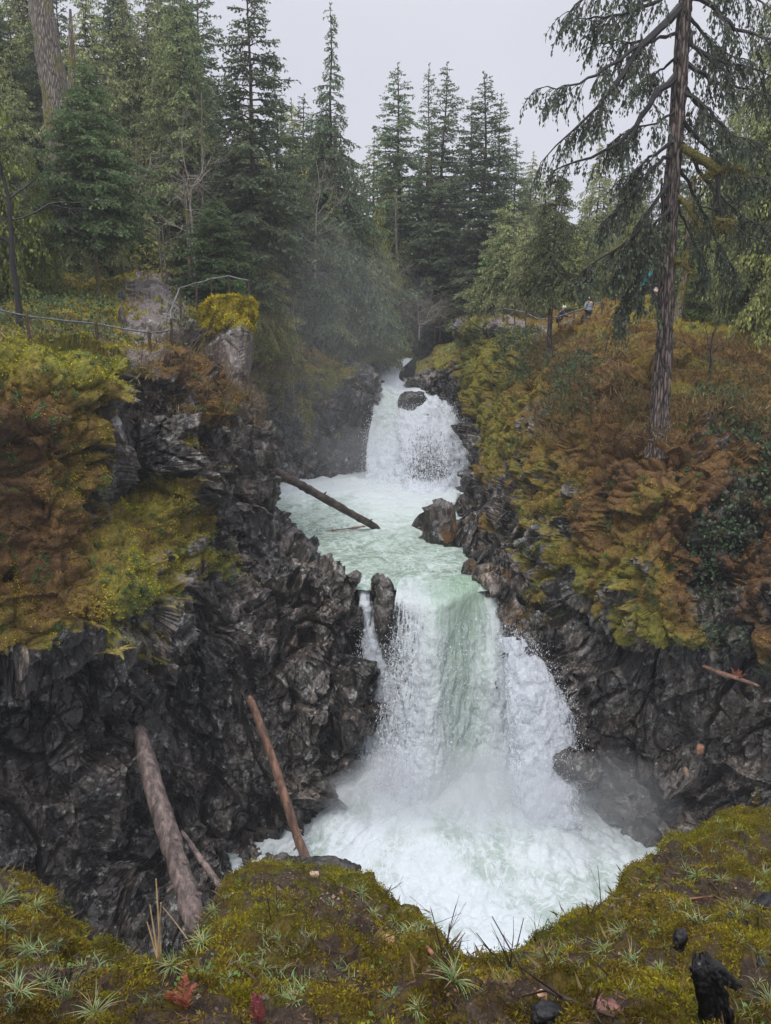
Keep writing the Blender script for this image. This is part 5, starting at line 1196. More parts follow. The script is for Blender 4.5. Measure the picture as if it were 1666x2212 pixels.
oc, VO, NO, mO, tO = patch('mossy_outcrop', np.concatenate([G, att], 2), .06, None, M_CLIFF, big=.2, blk=.3, small=.08, mossamp=.2, seed=73)
del oc['kind']; tag(oc, 'pale vertical rock outcrop capped with orange moss behind the left path', 'rock outcrop')
tufts('moss', 'orange moss cap on the outcrop behind the left path', VO, NO, mO, tO, 30000, .07, r)
# ---------------------------------------------------------------- logs
M_LOG = mat_log('wet_stripped_log', (.035, .026, .023), (.27, .2, .175))
M_LOGR = mat_log('reddish_log', (.05, .028, .02), (.3, .165, .11))
M_LOGD = mat_log('dark_wet_log', (.016, .012, .01), (.11, .08, .065), (2, 5, 5))
def log(name, pts, radii, mat, label, k=18, knots=6, seed=0, rough=.13):
    base = Vector(pts[0]); root = empty(name, base, label=label, cat='log')
    P = smooth_path([Vector(p) - base for p in pts], 40); rr = np.interp(np.linspace(0, 1, 40), np.linspace(0, 1, len(radii)), radii)
    r = np.random.default_rng(seed); rr = rr * (1 + .05 * r.normal(size=40)); rr[0] *= .55; rr[-1] *= .6; mb = MB(); tube(mb, P, rr, k, rough=rough, seed=seed, rs=3.2)
    mb.build('trunk', mat, root)
    for q in range(knots):
        i = r.integers(4, 36); az = r.random() * 6.28; T = P[i + 1] - P[i - 1]; T /= np.linalg.norm(T)
        d = np.cross(T, [math.cos(az), math.sin(az), .3]); d /= np.linalg.norm(d); d = d + T * .4
        m2 = MB(); tube(m2, [P[i] + d * rr[i] * .6, P[i] + d * rr[i] * 1.25, P[i] + d * (rr[i] * 1.5 + .04)], [rr[i] * .28, rr[i] * .2, rr[i] * .13], 6); m2.build('knot', mat, root)
    return root
log('fallen_log', [at(300, 1570, 22.9), at(322, 1660, 22.0), at(360, 1790, 20.9), at(398, 1910, 20.0), at(425, 2012, 19.3)], [.2, .29, .31, .31, .3], M_LOG, 'thickest wet log, leaning steeply in the dark corner of the gorge at the lower left', seed=1, knots=9)
log('fallen_log', [at(538, 1503, 25.6), at(575, 1600, 25.2), at(615, 1720, 24.8), at(640, 1800, 24.6), at(668, 1872, 24.4)], [.13, .15, .165, .165, .16], M_LOGR, 'slim reddish log leaning on the rock wall with its foot in the white plunge pool', seed=2)
log('fallen_log', [at(392, 1795, 21.6), at(440, 1865, 21.0), at(487, 1928, 20.6)], [.07, .1, .11], M_LOG, 'short thin log behind the thickest leaning log', seed=3, knots=3)
log('fallen_log', [at(560, 998, 35.0), at(640, 1042, 36.0), at(730, 1093, 37.2), at(818, 1142, 38.4)], [.19, .2, .2, .17], M_LOGD, 'dark log slanting from the left cliff down into the middle pool', seed=4, knots=4)
log('fallen_log', [at(655, 1158, 37.3), at(720, 1150, 37.9), at(790, 1139, 38.8)], [.12, .13, .11], M_LOGR, 'half-sunk brown log lying across the middle pool below the dark slanting log', seed=5, knots=2)
log('plank', [at(1518, 1438, 23.4), at(1560, 1455, 22.9), at(1602, 1468, 22.5), at(1640, 1482, 22.3)], [.05, .07, .06, .04], M_LOGR, 'weathered reddish plank caught on the ledge of the right cliff', seed=6, knots=2)
# rusty dead fronds beside the plank
def frond_mesh(n, L, col_, r, red=0, up=.8, spread=.7, pin=.26):
    mb = MB()
    for q in range(n):
        az = r.random() * 6.28; d = np.array([math.cos(az) * spread, math.sin(az) * spread, up + .3 * r.random()]); d /= np.linalg.norm(d); l = L * (.7 + .5 * r.random()); tt = np.linspace(0, 1, 16)
        pa = d * (tt * l)[:, None] + np.array([0, 0, -1]) * (tt ** 2 * l * .35)[:, None]
        prisms(mb, pa[:-1], pa[1:], .004 * L / .25, .003 * L / .25, col_)
        T = np.gradient(pa, axis=0); T /= np.linalg.norm(T, axis=1, keepdims=True); sd = np.cross(T, [0, 0, 1]); sd /= np.linalg.norm(sd, axis=1, keepdims=True) + 1e-6
        for s_ in (-1, 1):
            sprays(mb, pa, sd * s_ + T * .7, l * pin * (1.1 - tt), l * .028, np.tile(col_, (16, 1)) * (.7 + .5 * r.random((16, 1))), r)
    return mb
r = np.random.default_rng(31)
o = frond_mesh(7, .5, (.22, .085, .045), r, spread=.5).build('dead_fern', M_FERN, smooth=False); o.location = at(1592, 1470, 22.6); tag(o, 'rust-red dead fern beside the plank on the right cliff', 'dead fern')
o = frond_mesh(8, .6, (.32, .25, .07), r, spread=1.1, up=.25).build('fern', M_FERN, smooth=False); o.location = at(250, 1410, 20.6); tag(o, 'straw-yellow fern hanging below the moss of the left cliff', 'fern')

# ---------------------------------------------------------------- railings
M_POST = mat_plain('rusty_post', (.06, .035, .028), .7, nscale=9, bump=.01)
M_RAIL = mat_plain('galvanised_rail', (.13, .135, .14), .5, metal=.3, nscale=6)
def fence(label, tops, feet, r=.028, rp=.045, rail=None, name='railing', extra=None, rmat=None):
    base = Vector(feet[0]); root = empty(name, base, label=label, cat='railing')
    for a, b in zip(tops, feet):
        if b is None: continue
        m = MB(); tube(m, [Vector(b) - base - Vector((0, 0, .3)), Vector(a) - base + Vector((0, 0, .04))], [rp, rp], 8); m.build('post', M_POST, root)
    for seg in [tops] + (extra or []):
        for a, b in zip(seg[:-1], seg[1:]):
            a, b = Vector(a) - base, Vector(b) - base; m = MB(); mid = (a + b) / 2 - Vector((0, 0, .02)); tube(m, [a, mid, b], [r] * 3, 8); m.build('rail', rmat or M_RAIL, root)
    return root
T = [at(-120, 640, 23), at(57, 683, 24.6), at(207, 699, 26.8), at(322, 719, 28), at(370, 713, 29.2)]
Fb = [at(-115, 720, 23), at(69, 758, 24.6), at(214, 760, 26.8), at(328, 778, 28), at(374, 776, 29.2)]
fence('rusty-posted metal railing along the near edge of the left path', T, Fb, rp=.055)
T = [at(370, 690, 29.4), at(369, 670, 29.6), at(388, 622, 33), at(425, 610, 36.5)]
Fb = [at(374, 776, 29.5), None, at(391, 678, 33), at(424, 655, 36.5)]
fence('bright railing climbing away behind the bend of the left path', T, [at(374, 776, 29.5), None, at(391, 678, 33), at(424, 655, 36.5)])
T = [at(425, 612, 37), at(456, 602, 38), at(494, 596, 38.3), at(537, 606, 38)]
fence('railing of the small lookout above the mossy outcrop', T, [at(424, 655, 37), at(458, 650, 38), at(497, 648, 38.3), at(539, 660, 38)], r=.03, rp=.035)
T = [at(555, 706, 49), at(600, 706, 49.5), at(640, 703, 50), at(665, 698, 51)]
fence('thin far railing above the far cliff left of the upper falls', T, [at(x, y + 28, Y) for x, y, Y in ((555, 706, 49), (600, 706, 49.5), (640, 703, 50), (665, 698, 51))], r=.025, rp=.03)
T = [at(940, 708, 60), at(983, 699, 58), at(1047, 698, 54), at(1068, 672, 50), at(1088, 666, 49), at(1112, 670, 48), at(1136, 675, 47), at(1165, 690, 46), at(1206, 684, 45.2), at(1240, 672, 45), at(1262, 666, 45), at(1300, 652, 46)]
Fb = [at(940, 735, 60), at(983, 730, 58), at(1047, 730, 54), at(1068, 712, 50), at(1088, 708, 49), at(1112, 708, 48), at(1136, 712, 47), None, at(1212, 728, 45.2), at(1243, 712, 45), None, at(1303, 692, 46)]
fence('long railing following the far side of the right path behind the capped man', T, Fb, r=.03, rp=.035)
T = [at(1330, 640, 47), at(1345, 627, 47), at(1392, 641, 46)]
fence('short railing below the teal cloth', T, [at(x, y + 38, Y) for x, y, Y in ((1330, 640, 47), (1345, 627, 47), (1392, 641, 46))], r=.03, rp=.035)
T = [at(1457, 652, 41), at(1511, 662, 39.5), at(1546, 669, 38.5), at(1600, 684, 37), at(1666, 699, 35.5), at(1760, 722, 34)]
Fb = [at(1457, 690, 41), at(1507, 701, 39.5), None, at(1596, 722, 37), None, at(1755, 765, 34)]
fence('dark railing sloping down to the right behind the big furrowed trunk', T, Fb, r=.035, rp=.035, rmat=M_POST)
# teal cloth
M_TEAL = mat_plain('teal_cloth', (.02, .27, .3), .7, nscale=3, var=.2)
base = at(1393, 640, 47); root = empty('hanging_cloth', base, label='bright teal cloth in two hanging panels on a thin dark pole above the right path', cat='cloth')
m = MB(); tube(m, [Vector((-.02, .03, -.6)), Vector((.02, .03, 1.5))], [.022, .018], 6); m.build('pole', M_POST, root)
for (x0, x1, x2, x3, dx) in ((-.33, -.05, -.1, -.02, 0), (.03, .3, .06, .33, 0)):
    nx, nz = 8, 12; V_ = []
    for i in range(nx):
        for j in range(nz):
            u_, v_ = i / (nx - 1), j / (nz - 1); xb = x0 + (x1 - x0) * u_; xt = x2 + (x3 - x2) * u_
            V_.append((xb + (xt - xb) * v_, .04 * math.sin(u_ * 7 + x0 * 9), .62 + v_ * .78))
    V_ = np.array(V_); m = MB(); m.add(V_, gridfaces(nx, nz)); m.add(V_ + [0, .012, 0], gridfaces(nx, nz)[:, ::-1]); m.build('cloth_panel', M_TEAL, root)

# ---------------------------------------------------------------- people
M_SKIN = mat_plain('skin', (.42, .25, .18), .6, var=.1)
def skin_mesh(name, V, E, R, mat, parent, sub=1):
    me = bpy.data.meshes.new(name); me.from_pydata([tuple(v) for v in V], E, []); me.update()
    o = bpy.data.objects.new(name, me); SC.collection.objects.link(o)
    sk = o.modifiers.new('s', 'SKIN'); sk.use_smooth_shade = True
    lay = me.skin_vertices[0] if len(me.skin_vertices) else None
    if lay is None:
        import bmesh
        bm = bmesh.new(); bm.from_mesh(me); bm.verts.layers.skin.verify(); bm.to_mesh(me); bm.free(); lay = me.skin_vertices[0]
    for i, q in enumerate(R): lay.data[i].radius = (q, q) if not isinstance(q, tuple) else q
    lay.data[0].use_root = True
    ss = o.modifiers.new('sub', 'SUBSURF'); ss.levels = sub; ss.render_levels = sub
    dg = bpy.context.evaluated_depsgraph_get(); dg.update(); me2 = bpy.data.meshes.new_from_object(o.evaluated_get(dg)); me2.name = name
    o.modifiers.clear(); o.data = me2; me2.materials.clear(); me2.materials.append(mat)
    for p_ in me2.polygons: p_.use_smooth = True
    o.parent = parent; return o
def person(loc, h, rz, label, jacket, trousers, hat, lean=.0, arms='down', emblem=None, hair=None):
    s = h / 1.75; root = empty('person', loc, rz, label=label, cat='person'); root.scale = (s, s, s)
    c, sn = math.cos(lean), math.sin(lean)
    def up(x, y, z): z0 = z - .95; return (x, y * c - z0 * sn, .95 + z0 * c + y * sn)     # bend forward (towards -y) at the hips
    J = {'pel': (0, 0, .95), 'sp': up(0, 0, 1.15), 'ch': up(0, 0, 1.34), 'nk': up(0, -.01, 1.5), 'hd': up(0, -.03, 1.6), 'tp': up(0, -.03, 1.71)}
    R = {'pel': .13, 'sp': .125, 'ch': (.16, .12), 'nk': .055, 'hd': (.075, .095), 'tp': (.055, .065)}
    Eg = [('pel', 'sp'), ('sp', 'ch'), ('ch', 'nk'), ('nk', 'hd'), ('hd', 'tp')]
    for sd_, a in ((-1, 'l'), (1, 'r')):
        J['sh' + a] = up(.19 * sd_, 0, 1.42)
        if arms == 'rail': J['el' + a] = up(.24 * sd_, -.2, 1.2); J['wr' + a] = up(.16 * sd_, -.4, 1.28)
        elif arms == 'front': J['el' + a] = up(.25 * sd_, -.04, 1.14); J['wr' + a] = up(.1 * sd_, -.24, 1.18)
        else: J['el' + a] = up(.25 * sd_, .02, 1.13); J['wr' + a] = up(.27 * sd_, -.05, .88)
        e_, w_ = np.array(J['el' + a]), np.array(J['wr' + a]); d = (w_ - e_) / np.linalg.norm(w_ - e_); J['pa' + a] = tuple(w_ + d * .08)
        J['hip' + a] = (.1 * sd_, 0, .88); J['kn' + a] = (.11 * sd_, -.03, .49); J['an' + a] = (.12 * sd_, .02, .09); J['to' + a] = (.13 * sd_, -.17, .04)
        R.update({'sh' + a: .06, 'el' + a: .042, 'wr' + a: .03, 'pa' + a: (.038, .018), 'hip' + a: .09, 'kn' + a: .06, 'an' + a: .045, 'to' + a: .035})
        Eg += [('ch', 'sh' + a), ('sh' + a, 'el' + a), ('el' + a, 'wr' + a), ('wr' + a, 'pa' + a), ('pel', 'hip' + a), ('hip' + a, 'kn' + a), ('kn' + a, 'an' + a), ('an' + a, 'to' + a)]
        pd = np.array(J['pa' + a]); side = np.cross(d, [0, 0, 1.]); side = side / (np.linalg.norm(side) + 1e-6)
        for q, (off, ln) in enumerate(((-.03, .065), (-.01, .078), (.01, .074), (.028, .058))):
            J[f'f{q}{a}'] = tuple(pd + side * off + d * ln * .5); J[f'g{q}{a}'] = tuple(pd + side * off * 1.1 + d * ln * .9 + np.array([0, 0, -.02])); R[f'f{q}{a}'] = .009; R[f'g{q}{a}'] = .008
            Eg += [('pa' + a, f'f{q}{a}'), (f'f{q}{a}', f'g{q}{a}')]
        J['th' + a] = tuple(np.array(J['wr' + a]) + d * .05 - side * sd_ * .045); R['th' + a] = .01; Eg.append(('wr' + a, 'th' + a))
    J['nose'] = up(0, -.125, 1.6); R['nose'] = .014; Eg.append(('hd', 'nose'))
    for a, x in (('l', -.085), ('r', .085)): J['ear' + a] = up(x, -.02, 1.6); R['ear' + a] = .015; Eg.append(('hd', 'ear' + a))
    ks = list(J); ix = {k_: i for i, k_ in enumerate(ks)}
    skin_mesh('body', [J[k_] for k_ in ks], [(ix[a], ix[b]) for a, b in Eg], [R[k_] for k_ in ks], M_SKIN, root)
    def cloth(name, keys, edges, grow, mat, extra=None):
        kk = list(keys); ii = {k_: i for i, k_ in enumerate(kk)}; Jx = dict(J); Jx.update(extra or {})
        RR = [(R.get(k_, .05) if not isinstance(R.get(k_, .05), tuple) else R[k_]) for k_ in kk]
        RR = [tuple(v * grow + .012 for v in q) if isinstance(q, tuple) else q * grow + .012 for q in RR]
        return skin_mesh(name, [Jx[k_] for k_ in kk], [(ii[a], ii[b]) for a, b in edges], RR, mat, root)
    cloth('jacket', ['sp', 'pel', 'ch', 'nk', 'shl', 'ell', 'wrl', 'shr', 'elr', 'wrr'], [('sp', 'pel'), ('sp', 'ch'), ('ch', 'nk'), ('ch', 'shl'), ('shl', 'ell'), ('ell', 'wrl'), ('ch', 'shr'), ('shr', 'elr'), ('elr', 'wrr')], 1.15, jacket)
    cloth('trousers', ['pel', 'hipl', 'knl', 'anl', 'hipr', 'knr', 'anr'], [('pel', 'hipl'), ('hipl', 'knl'), ('knl', 'anl'), ('pel', 'hipr'), ('hipr', 'knr'), ('knr', 'anr')], 1.15, trousers)
    hc = Vector(J['hd']) + Vector((0, .012, .055)); m = MB(); n = 12
    prof = [(.0, .09), (.06, .082), (.092, .05), (.105, .0), (.1, -.05), (.085, -.09 if hat[1] == 'hood' else -.03)]
    for k_ in range(len(prof) - 1):
        a0, b0 = prof[k_], prof[k_ + 1]; an = np.arange(n) * 6.283 / n
        r0_ = np.stack([np.cos(an) * a0[0], np.sin(an) * a0[0], np.full(n, a0[1])], 1); r1_ = np.stack([np.cos(an) * b0[0], np.sin(an) * b0[0], np.full(n, b0[1])], 1)
        i = np.arange(n); j = (i + 1) % n; m.add(np.concatenate([r0_, r1_]) + np.array(hc), np.stack([i, j, j + n, i + n], 1))
    if hat[1] == 'cap':
        an = np.linspace(math.pi * 1.15, math.pi * 1.85, 7); a_ = np.stack([np.cos(an) * .1, np.sin(an) * .1, np.zeros(7)], 1); b_ = np.stack([np.cos(an) * .11, np.sin(an) * .17, np.full(7, -.015)], 1)
        i = np.arange(6); m.add(np.concatenate([a_, b_]) + np.array(hc) - [0, 0, .02], np.stack([i, i + 1, i + 8, i + 7], 1))
    m.build({'cap': 'cap', 'hood': 'hood', 'hair': 'hair'}[hat[1]], hat[0], root)
    for sd_, a in ((-1, 'l'), (1, 'r')):
        m = MB(); A_ = np.array(J['an' + a]); tube(m, [A_ + [0, .05, -.045], A_ + [0, -.04, -.045], A_ + [0, -.14, -.055], A_ + [.0, -.21, -.06]], [.045, .05, .045, .025], 8); m.build('shoe', M_POST, root)
    if emblem:
        for pts_ in (((-.05, .02), (.0, .09), (.05, .05), (.02, -.03)), ((-.09, -.03), (-.03, -.0), (.0, -.06), (-.06, -.08)), ((.02, -.05), (.08, -.03), (.08, -.07), (.02, -.08))):
            m = MB(); q = np.array([up(x, .195, 1.36 + z) for x, z in pts_]); m.add(q, [[3, 2, 1, 0]]); m.build('emblem', emblem, root)
    return root
def cl(n, c): return mat_plain(n, c, .85, nscale=5, var=.2)
NAVY, BLACK, PALEB, GREYP, WHITE = cl('navy_jacket', (.018, .022, .045)), cl('black_cloth', (.012, .012, .016)), cl('pale_blue_jacket', (.3, .38, .45)), cl('grey_purple_jacket', (.14, .13, .18)), cl('white_cap', (.6, .6, .58))
person(at(1207, 727, 45.6), 1.76, math.radians(75), 'person in a pale cap and dark jacket leaning with both arms on the railing', NAVY, BLACK, (WHITE, 'cap'), lean=.35, arms='rail')
person(at(1270, 706, 46.4), 1.66, math.radians(200), 'person in a pale blue jacket right of the one leaning in a cap', PALEB, BLACK, (WHITE, 'cap'), arms='front')
person(at(1413, 683, 43.4), 1.7, math.radians(160), 'person in navy with a white mark on the back, left of the big trunk', NAVY, BLACK, (NAVY, 'hood'), arms='front', emblem=WHITE)
person(at(1474, 655, 52), 1.7, math.radians(20), 'person in a grey-purple jacket standing between the big trunk and the mossy leaning trunk', GREYP, cl('grey_trousers', (.14, .16, .2)), (cl('dark_hair', (.04, .02, .02)), 'hair'), arms='front')
# ---------------------------------------------------------------- the near bank: tufts, grass, twigs, stones, charred wood
dG = VG[:, 1] * CT - VG[:, 2] * ST
pxG = 833 + F0 * VG[:, 0] / dG; pyG = 1106 - F0 * (VG[:, 1] * ST + VG[:, 2] * CT) / dG
visG = (VG[:, 1] > .5) & (dG > .4) & (NG[:, 2] > .15)
def fg(px, py):
    d = np.hypot(pxG - px, pyG - py) + np.where(visG, 0, 1e6); c = np.argsort(d)[:6]; i = c[np.argmin(dG[c])]
    return VG[i].astype(float), NG[i].astype(float)
r = np.random.default_rng(41)
# moss cushions and needles
M_MOSSN = mat_col('near_moss_fronds', .95, .3, 0, .1)
w = (visG | ((VG[:, 1] > .5) & (VG[:, 2] > -4.6) & (NG[:, 2] > -.2))) * sstep(.42, .6, mG + .6 * fbm(VG * 7, 4, 811)); w = w / w.sum()
n = 560000; idx = r.choice(len(VG), n, p=w)
P = VG[idx] + r.normal(0, .01, (n, 3)) + NG[idx] * .004; D = NG[idx] + r.normal(0, .75, (n, 3)); s = .0115 * (.5 + r.random(n) ** 2 * 1.5)
xs_ = [.1, .3, .5, .72, .95]; Cn = np.array([(.09, .11, .016), (.26, .225, .016), (.21, .145, .018), (.115, .065, .02), (.06, .034, .014)])
tt = np.clip(tG[idx] + .3 * fbm(VG[idx] * 2.6, 3, 812) + r.normal(0, .1, n), 0, 1)
cc = np.stack([np.interp(tt, xs_, Cn[:, i]) for i in range(3)], 1) * (.5 + .65 * r.random((n, 1))) * (.45 + .75 * sstep(-.3, .25, fbm(VG[idx] * 3.1, 3, 819)))[:, None]
mb = MB(); sprays(mb, P, D, s, s * .2, cc, r); tag(mb.build('moss', M_MOSSN, smooth=False), 'thick yellow-green and brown moss fronds on the near bank', 'moss', kind='stuff')
# litter: needles, dead grass and chips
w = (visG | ((VG[:, 1] > .5) & (VG[:, 2] > -4.6) & (NG[:, 2] > -.2))) * (.25 + sstep(.1, -.3, fbm(VG * 5, 3, 813))); w = w / w.sum(); n = 60000; idx = r.choice(len(VG), n, p=w)
P = VG[idx] + NG[idx] * .008; D = r.normal(0, 1, (n, 3)); D -= NG[idx] * (D * NG[idx]).sum(1, keepdims=True) * .6; s = .022 * (.4 + r.random(n) ** 2 * 2)
cc = np.array([(.16, .1, .055)]) * (.2 + 1.3 * r.random((n, 1))) * np.array([1, 1, 1]) ; mb = MB(); sprays(mb, P, D, s, s * .06, cc, r); tag(mb.build('needles', M_MOSSN, smooth=False), 'brown needles and leaf litter on the near bank', 'leaf litter', kind='stuff')
# pebbles
w = visG * sstep(.12, .45, fbm(VG * 1.7, 3, 814)); w = w / w.sum(); n = 1500; idx = r.choice(len(VG), n, p=w); mb = MB()
oc8 = np.array([(1, 0, 0), (-1, 0, 0), (0, 1, 0), (0, -1, 0), (0, 0, 1), (0, 0, -1)], float); fc8 = np.array([(0, 2, 4), (2, 1, 4), (1, 3, 4), (3, 0, 4), (2, 0, 5), (1, 2, 5), (3, 1, 5), (0, 3, 5)])
sz = .006 + .016 * r.random(n) ** 3; V_ = (oc8[None] * (.6 + .8 * r.random((n, 6, 1))) + r.normal(0, .15, (n, 6, 3))) * sz[:, None, None] + (VG[idx] + NG[idx] * .006)[:, None]
pc = np.array([(.3, .17, .09), (.24, .2, .17), (.36, .27, .2), (.12, .1, .09)])[r.integers(0, 4, n)] * (.7 + .5 * r.random((n, 1)))
mb.add(V_.reshape(-1, 3), (fc8[None] + (np.arange(n) * 6)[:, None, None]).reshape(-1, 3), np.repeat(pc, 6, 0)); tag(mb.build('pebbles', M_MOSSN, smooth=False), 'small orange and grey pebbles in the soil of the near bank', 'pebbles', kind='stuff')

# grass tufts
M_GRASS = mat_col('near_grass', .5, .35, .18, .4)
def blade_mesh(n, L, r, wd=.0038, col_=(.19, .27, .11), open_=.8, k=7):
    mb = MB()
    az = r.random(n) * 6.283; l = L * (.45 + .65 * r.random(n)); tilt = open_ * (.15 + .85 * r.random(n)); bend = .3 + 1.2 * r.random(n)
    t_ = np.linspace(0, 1, k)[None, :]; d = np.stack([np.cos(az), np.sin(az)], 1)
    h = np.sin(tilt)[:, None] * t_ * l[:, None] + bend[:, None] * t_ ** 2.2 * l[:, None] * .45; z = np.cos(tilt)[:, None] * t_ * l[:, None] - bend[:, None] * t_ ** 2.4 * l[:, None] * .62
    b = r.normal(0, .012, (n, 1, 2)); X = b[:, :, 0] + d[:, :1] * h; Y = b[:, :, 1] + d[:, 1:] * h
    P = np.stack([X, Y, z], -1); sd = np.stack([-d[:, 1], d[:, 0], np.zeros(n)], 1)[:, None] * (wd * (1.05 - t_ ** 1.5))[..., None]
    V = np.stack([P - sd, P + sd], 2).reshape(-1, 3)
    i = np.arange(k - 1); f = np.stack([2 * i, 2 * i + 1, 2 * i + 3, 2 * i + 2], 1); F_ = (f[None] + (np.arange(n) * 2 * k)[:, None, None]).reshape(-1, 4)
    c = np.asarray(col_) * (.55 + .8 * r.random((n, 1))); dry = r.random(n) < .22; c[dry] = np.array([.3, .24, .12]); c = np.repeat(c, 2 * k, 0)
    mb.add(V, F_, c); return mb
TV = [blade_mesh(46, .17, r).mesh('blades', M_GRASS), blade_mesh(36, .2, r, open_=1.0).mesh('blades', M_GRASS), blade_mesh(30, .14, r, col_=(.16, .23, .12)).mesh('blades', M_GRASS), blade_mesh(60, .2, r, open_=.9, col_=(.22, .28, .11)).mesh('blades', M_GRASS)]
TU_L = [(30,1914,1.2),(80,1960,1.5),(10,2004,1.4),(120,2044,1.3),(55,2069,1.5),(215,2044,1.2),(245,2078,1),(220,2134,1.2),(315,2080,1.1),(365,2072,1),(200,2179,1.2),(20,2189,1.4),(320,2174,1.0),(130,2190,1),(160,2010,1.1),(100,2120,1.3),(0,1950,1.4),(-20,2100,1.4),(180,2085,1),(285,2110,.9),(150,2150,1.1),(40,2140,1.3)]
TU_M = [(515,1906,1.3),(485,1934,1.1),(460,1969,1),(435,2034,1.1),(605,2029,1.1),(580,2089,1.5),(495,2114,1.3),(780,1925,1.0),(805,1974,1.1),(978,2119,1.4),(843,2150,1.1),(1118,2108,1.4),(1058,2164,1.0),(1133,2176,1.2),(440,2100,.9),(700,2100,.8),(640,2160,.9),(900,2170,.9),(400,2060,1)]
TU_R = [(1193,2114,1.3),(1353,2019,1.3),(1363,2074,1.1),(1428,2099,1.1),(1363,2154,1.3),(1398,1949,1.0),(1423,1894,.8),(1583,1796,.9),(1618,1811,.9),(1503,1894,.8),(1653,1889,1.1),(1513,2004,1.1),(1453,1969,1),(1298,2049,1.2),(1248,2044,.9),(1178,2069,1),(1613,1949,.9),(1508,2195,1.2),(1560,1900,.7),(1640,2060,1),(1440,2040,.8),(1300,2120,.8),(1660,2160,1.1),(1200,2160,.9)]
for lst, lab, g in ((TU_L, 'blue-green tuft of long grass blades on the bank at the lower left', 'grass tufts at the lower left'), (TU_M, 'green tuft of grass on the near mossy mound', 'grass tufts on the near mound'), (TU_R, 'small green tuft of grass on the mossy slope at the lower right', 'grass tufts at the lower right')):
    for px, py, sc_ in lst:
        p, nn = fg(px, py); o = bpy.data.objects.new('grass_tuft', TV[r.integers(4)]); SC.collection.objects.link(o)
        o.location = p - np.array([0, 0, .01]); o.rotation_euler = (r.normal(-.1, .3), r.normal(0, .35), r.random() * 6.28); q = sc_ * (.6 + .6 * r.random()) * (.3 + .065 * p[1]); o.scale = (q, q, q); tag(o, lab, 'grass tuft', g)
# short grass all over, nobody could count it
w = visG * sstep(-.05, .4, fbm(VG * 1.1, 3, 815)); w = w / w.sum(); mb = MB(); sm = [blade_mesh(9, .06, r, wd=.002) for _ in range(5)]
for i in r.choice(len(VG), 900, p=w):
    s_ = sm[r.integers(5)]; mb.add(s_.v[0] * (.6 + .8 * r.random()) + VG[i], s_.f[0], s_.c[0] * (.6 + .6 * r.random()))
tag(mb.build('grass', M_GRASS, smooth=False), 'short sparse grass growing through the moss of the near bank', 'grass', kind='stuff')
# ragged lip: moss, roots and dead grass hanging over the edge of the bank
lipm = (VG[:, 1] > 2.5) & (NG[:, 2] > -.3) & (NG[:, 2] < .55) & (VG[:, 2] > -4.9); w = lipm * 1.0; w = w / w.sum(); mb = MB()
n = 9000; idx = r.choice(len(VG), n, p=w); s = .05 * (.4 + r.random(n) ** 2 * 2.2)
sprays(mb, VG[idx], NG[idx] * .6 + r.normal(0, .5, (n, 3)) + [0, 0, -.35], s, s * .07, np.array([(.13, .09, .045)]) * (.3 + 1.2 * r.random((n, 1))), r)
tag(mb.build('roots', M_MOSSN, smooth=False), 'fine roots and dead stems hanging over the lip of the near bank', 'roots', kind='stuff')
# low clover-like leaves
w = visG * sstep(.1, .5, fbm(VG * 1.6, 3, 816)); w = w / w.sum(); n = 2600; idx = r.choice(len(VG), n, p=w); mb = MB()
sprays(mb, VG[idx] + r.normal(0, .02, (n, 3)) + [0, 0, .012], r.normal(0, 1, (n, 3)) * [1, 1, .3], .022, .009, np.array([(.13, .22, .05)]) * (.6 + .7 * r.random((n, 1))), r)
tag(mb.build('leafy_plants', M_GRASS, smooth=False), 'tiny bright green leaves scattered in the moss of the near bank', 'small plants', kind='stuff')

# single plants and sticks
M_DRY = mat_plain('dry_stalk', (.34, .24, .13), .8); M_CHAR = mat_plain('charred_wood', (.007, .007, .0075), .55, nscale=22, var=.6, bump=.03)
M_STICK = mat_plain('dark_stick', (.045, .028, .02), .8, nscale=20, bump=.01); M_STICKR = mat_plain('red_brown_stick', (.19, .085, .05), .75, nscale=15)
def stem(name, pts, r0, r1, mat, label, cat='stick', Ys=None, twigs=0, seed=0, L=.12, lift=0.012):
    base = fg(*pts[0])[0]; r_ = np.random.default_rng(seed)
    W = [fg(*p)[0] + [0, 0, lift] - base for p in pts]
    Pn = smooth_path(W, 16); mb = MB(); tube(mb, Pn, np.linspace(r0, r1, 16), 6, rough=.25, seed=seed, rs=25)
    for q in range(twigs):
        i = r_.integers(2, 15); d = r_.normal(0, .6, 3) + [0, 0, .5]; prisms(mb, Pn[i:i + 1], Pn[i:i + 1] + d[None] * L, r1, r1 * .4)
    o = mb.build(name, mat); o.location = base; return tag(o, label, cat)
stem('stick', [(262, 2128), (300, 2108), (345, 2084)], .012, .004, M_STICK, 'dark crooked stick beside the dry stalks on the near bank', twigs=3, seed=1)
stem('stick', [(500, 2082), (530, 2104), (552, 2118)], .007, .005, M_STICK, 'short dark stick between two grass tufts of the near mound', seed=2)
stem('stick', [(590, 2132), (670, 2118), (730, 2075), (770, 2054)], .007, .003, M_STICK, 'long thin forked stick lying across the near mound', twigs=6, seed=3, L=.2)
stem('stick', [(908, 2032), (935, 2066), (958, 2096)], .013, .009, M_STICKR, 'reddish stick lying down the edge of the near mound', seed=4)
stem('stick', [(1062, 2080), (1110, 2112), (1170, 2140), (1240, 2172), (1330, 2200)], .012, .006, M_STICK, 'long dark branch with side twigs at the lower middle', 'branch', twigs=12, seed=5, L=.22)
stem('stick', [(1465, 1946), (1500, 1945), (1538, 1938)], .008, .005, M_STICKR, 'pale orange-brown stick on the right mossy slope', seed=6)
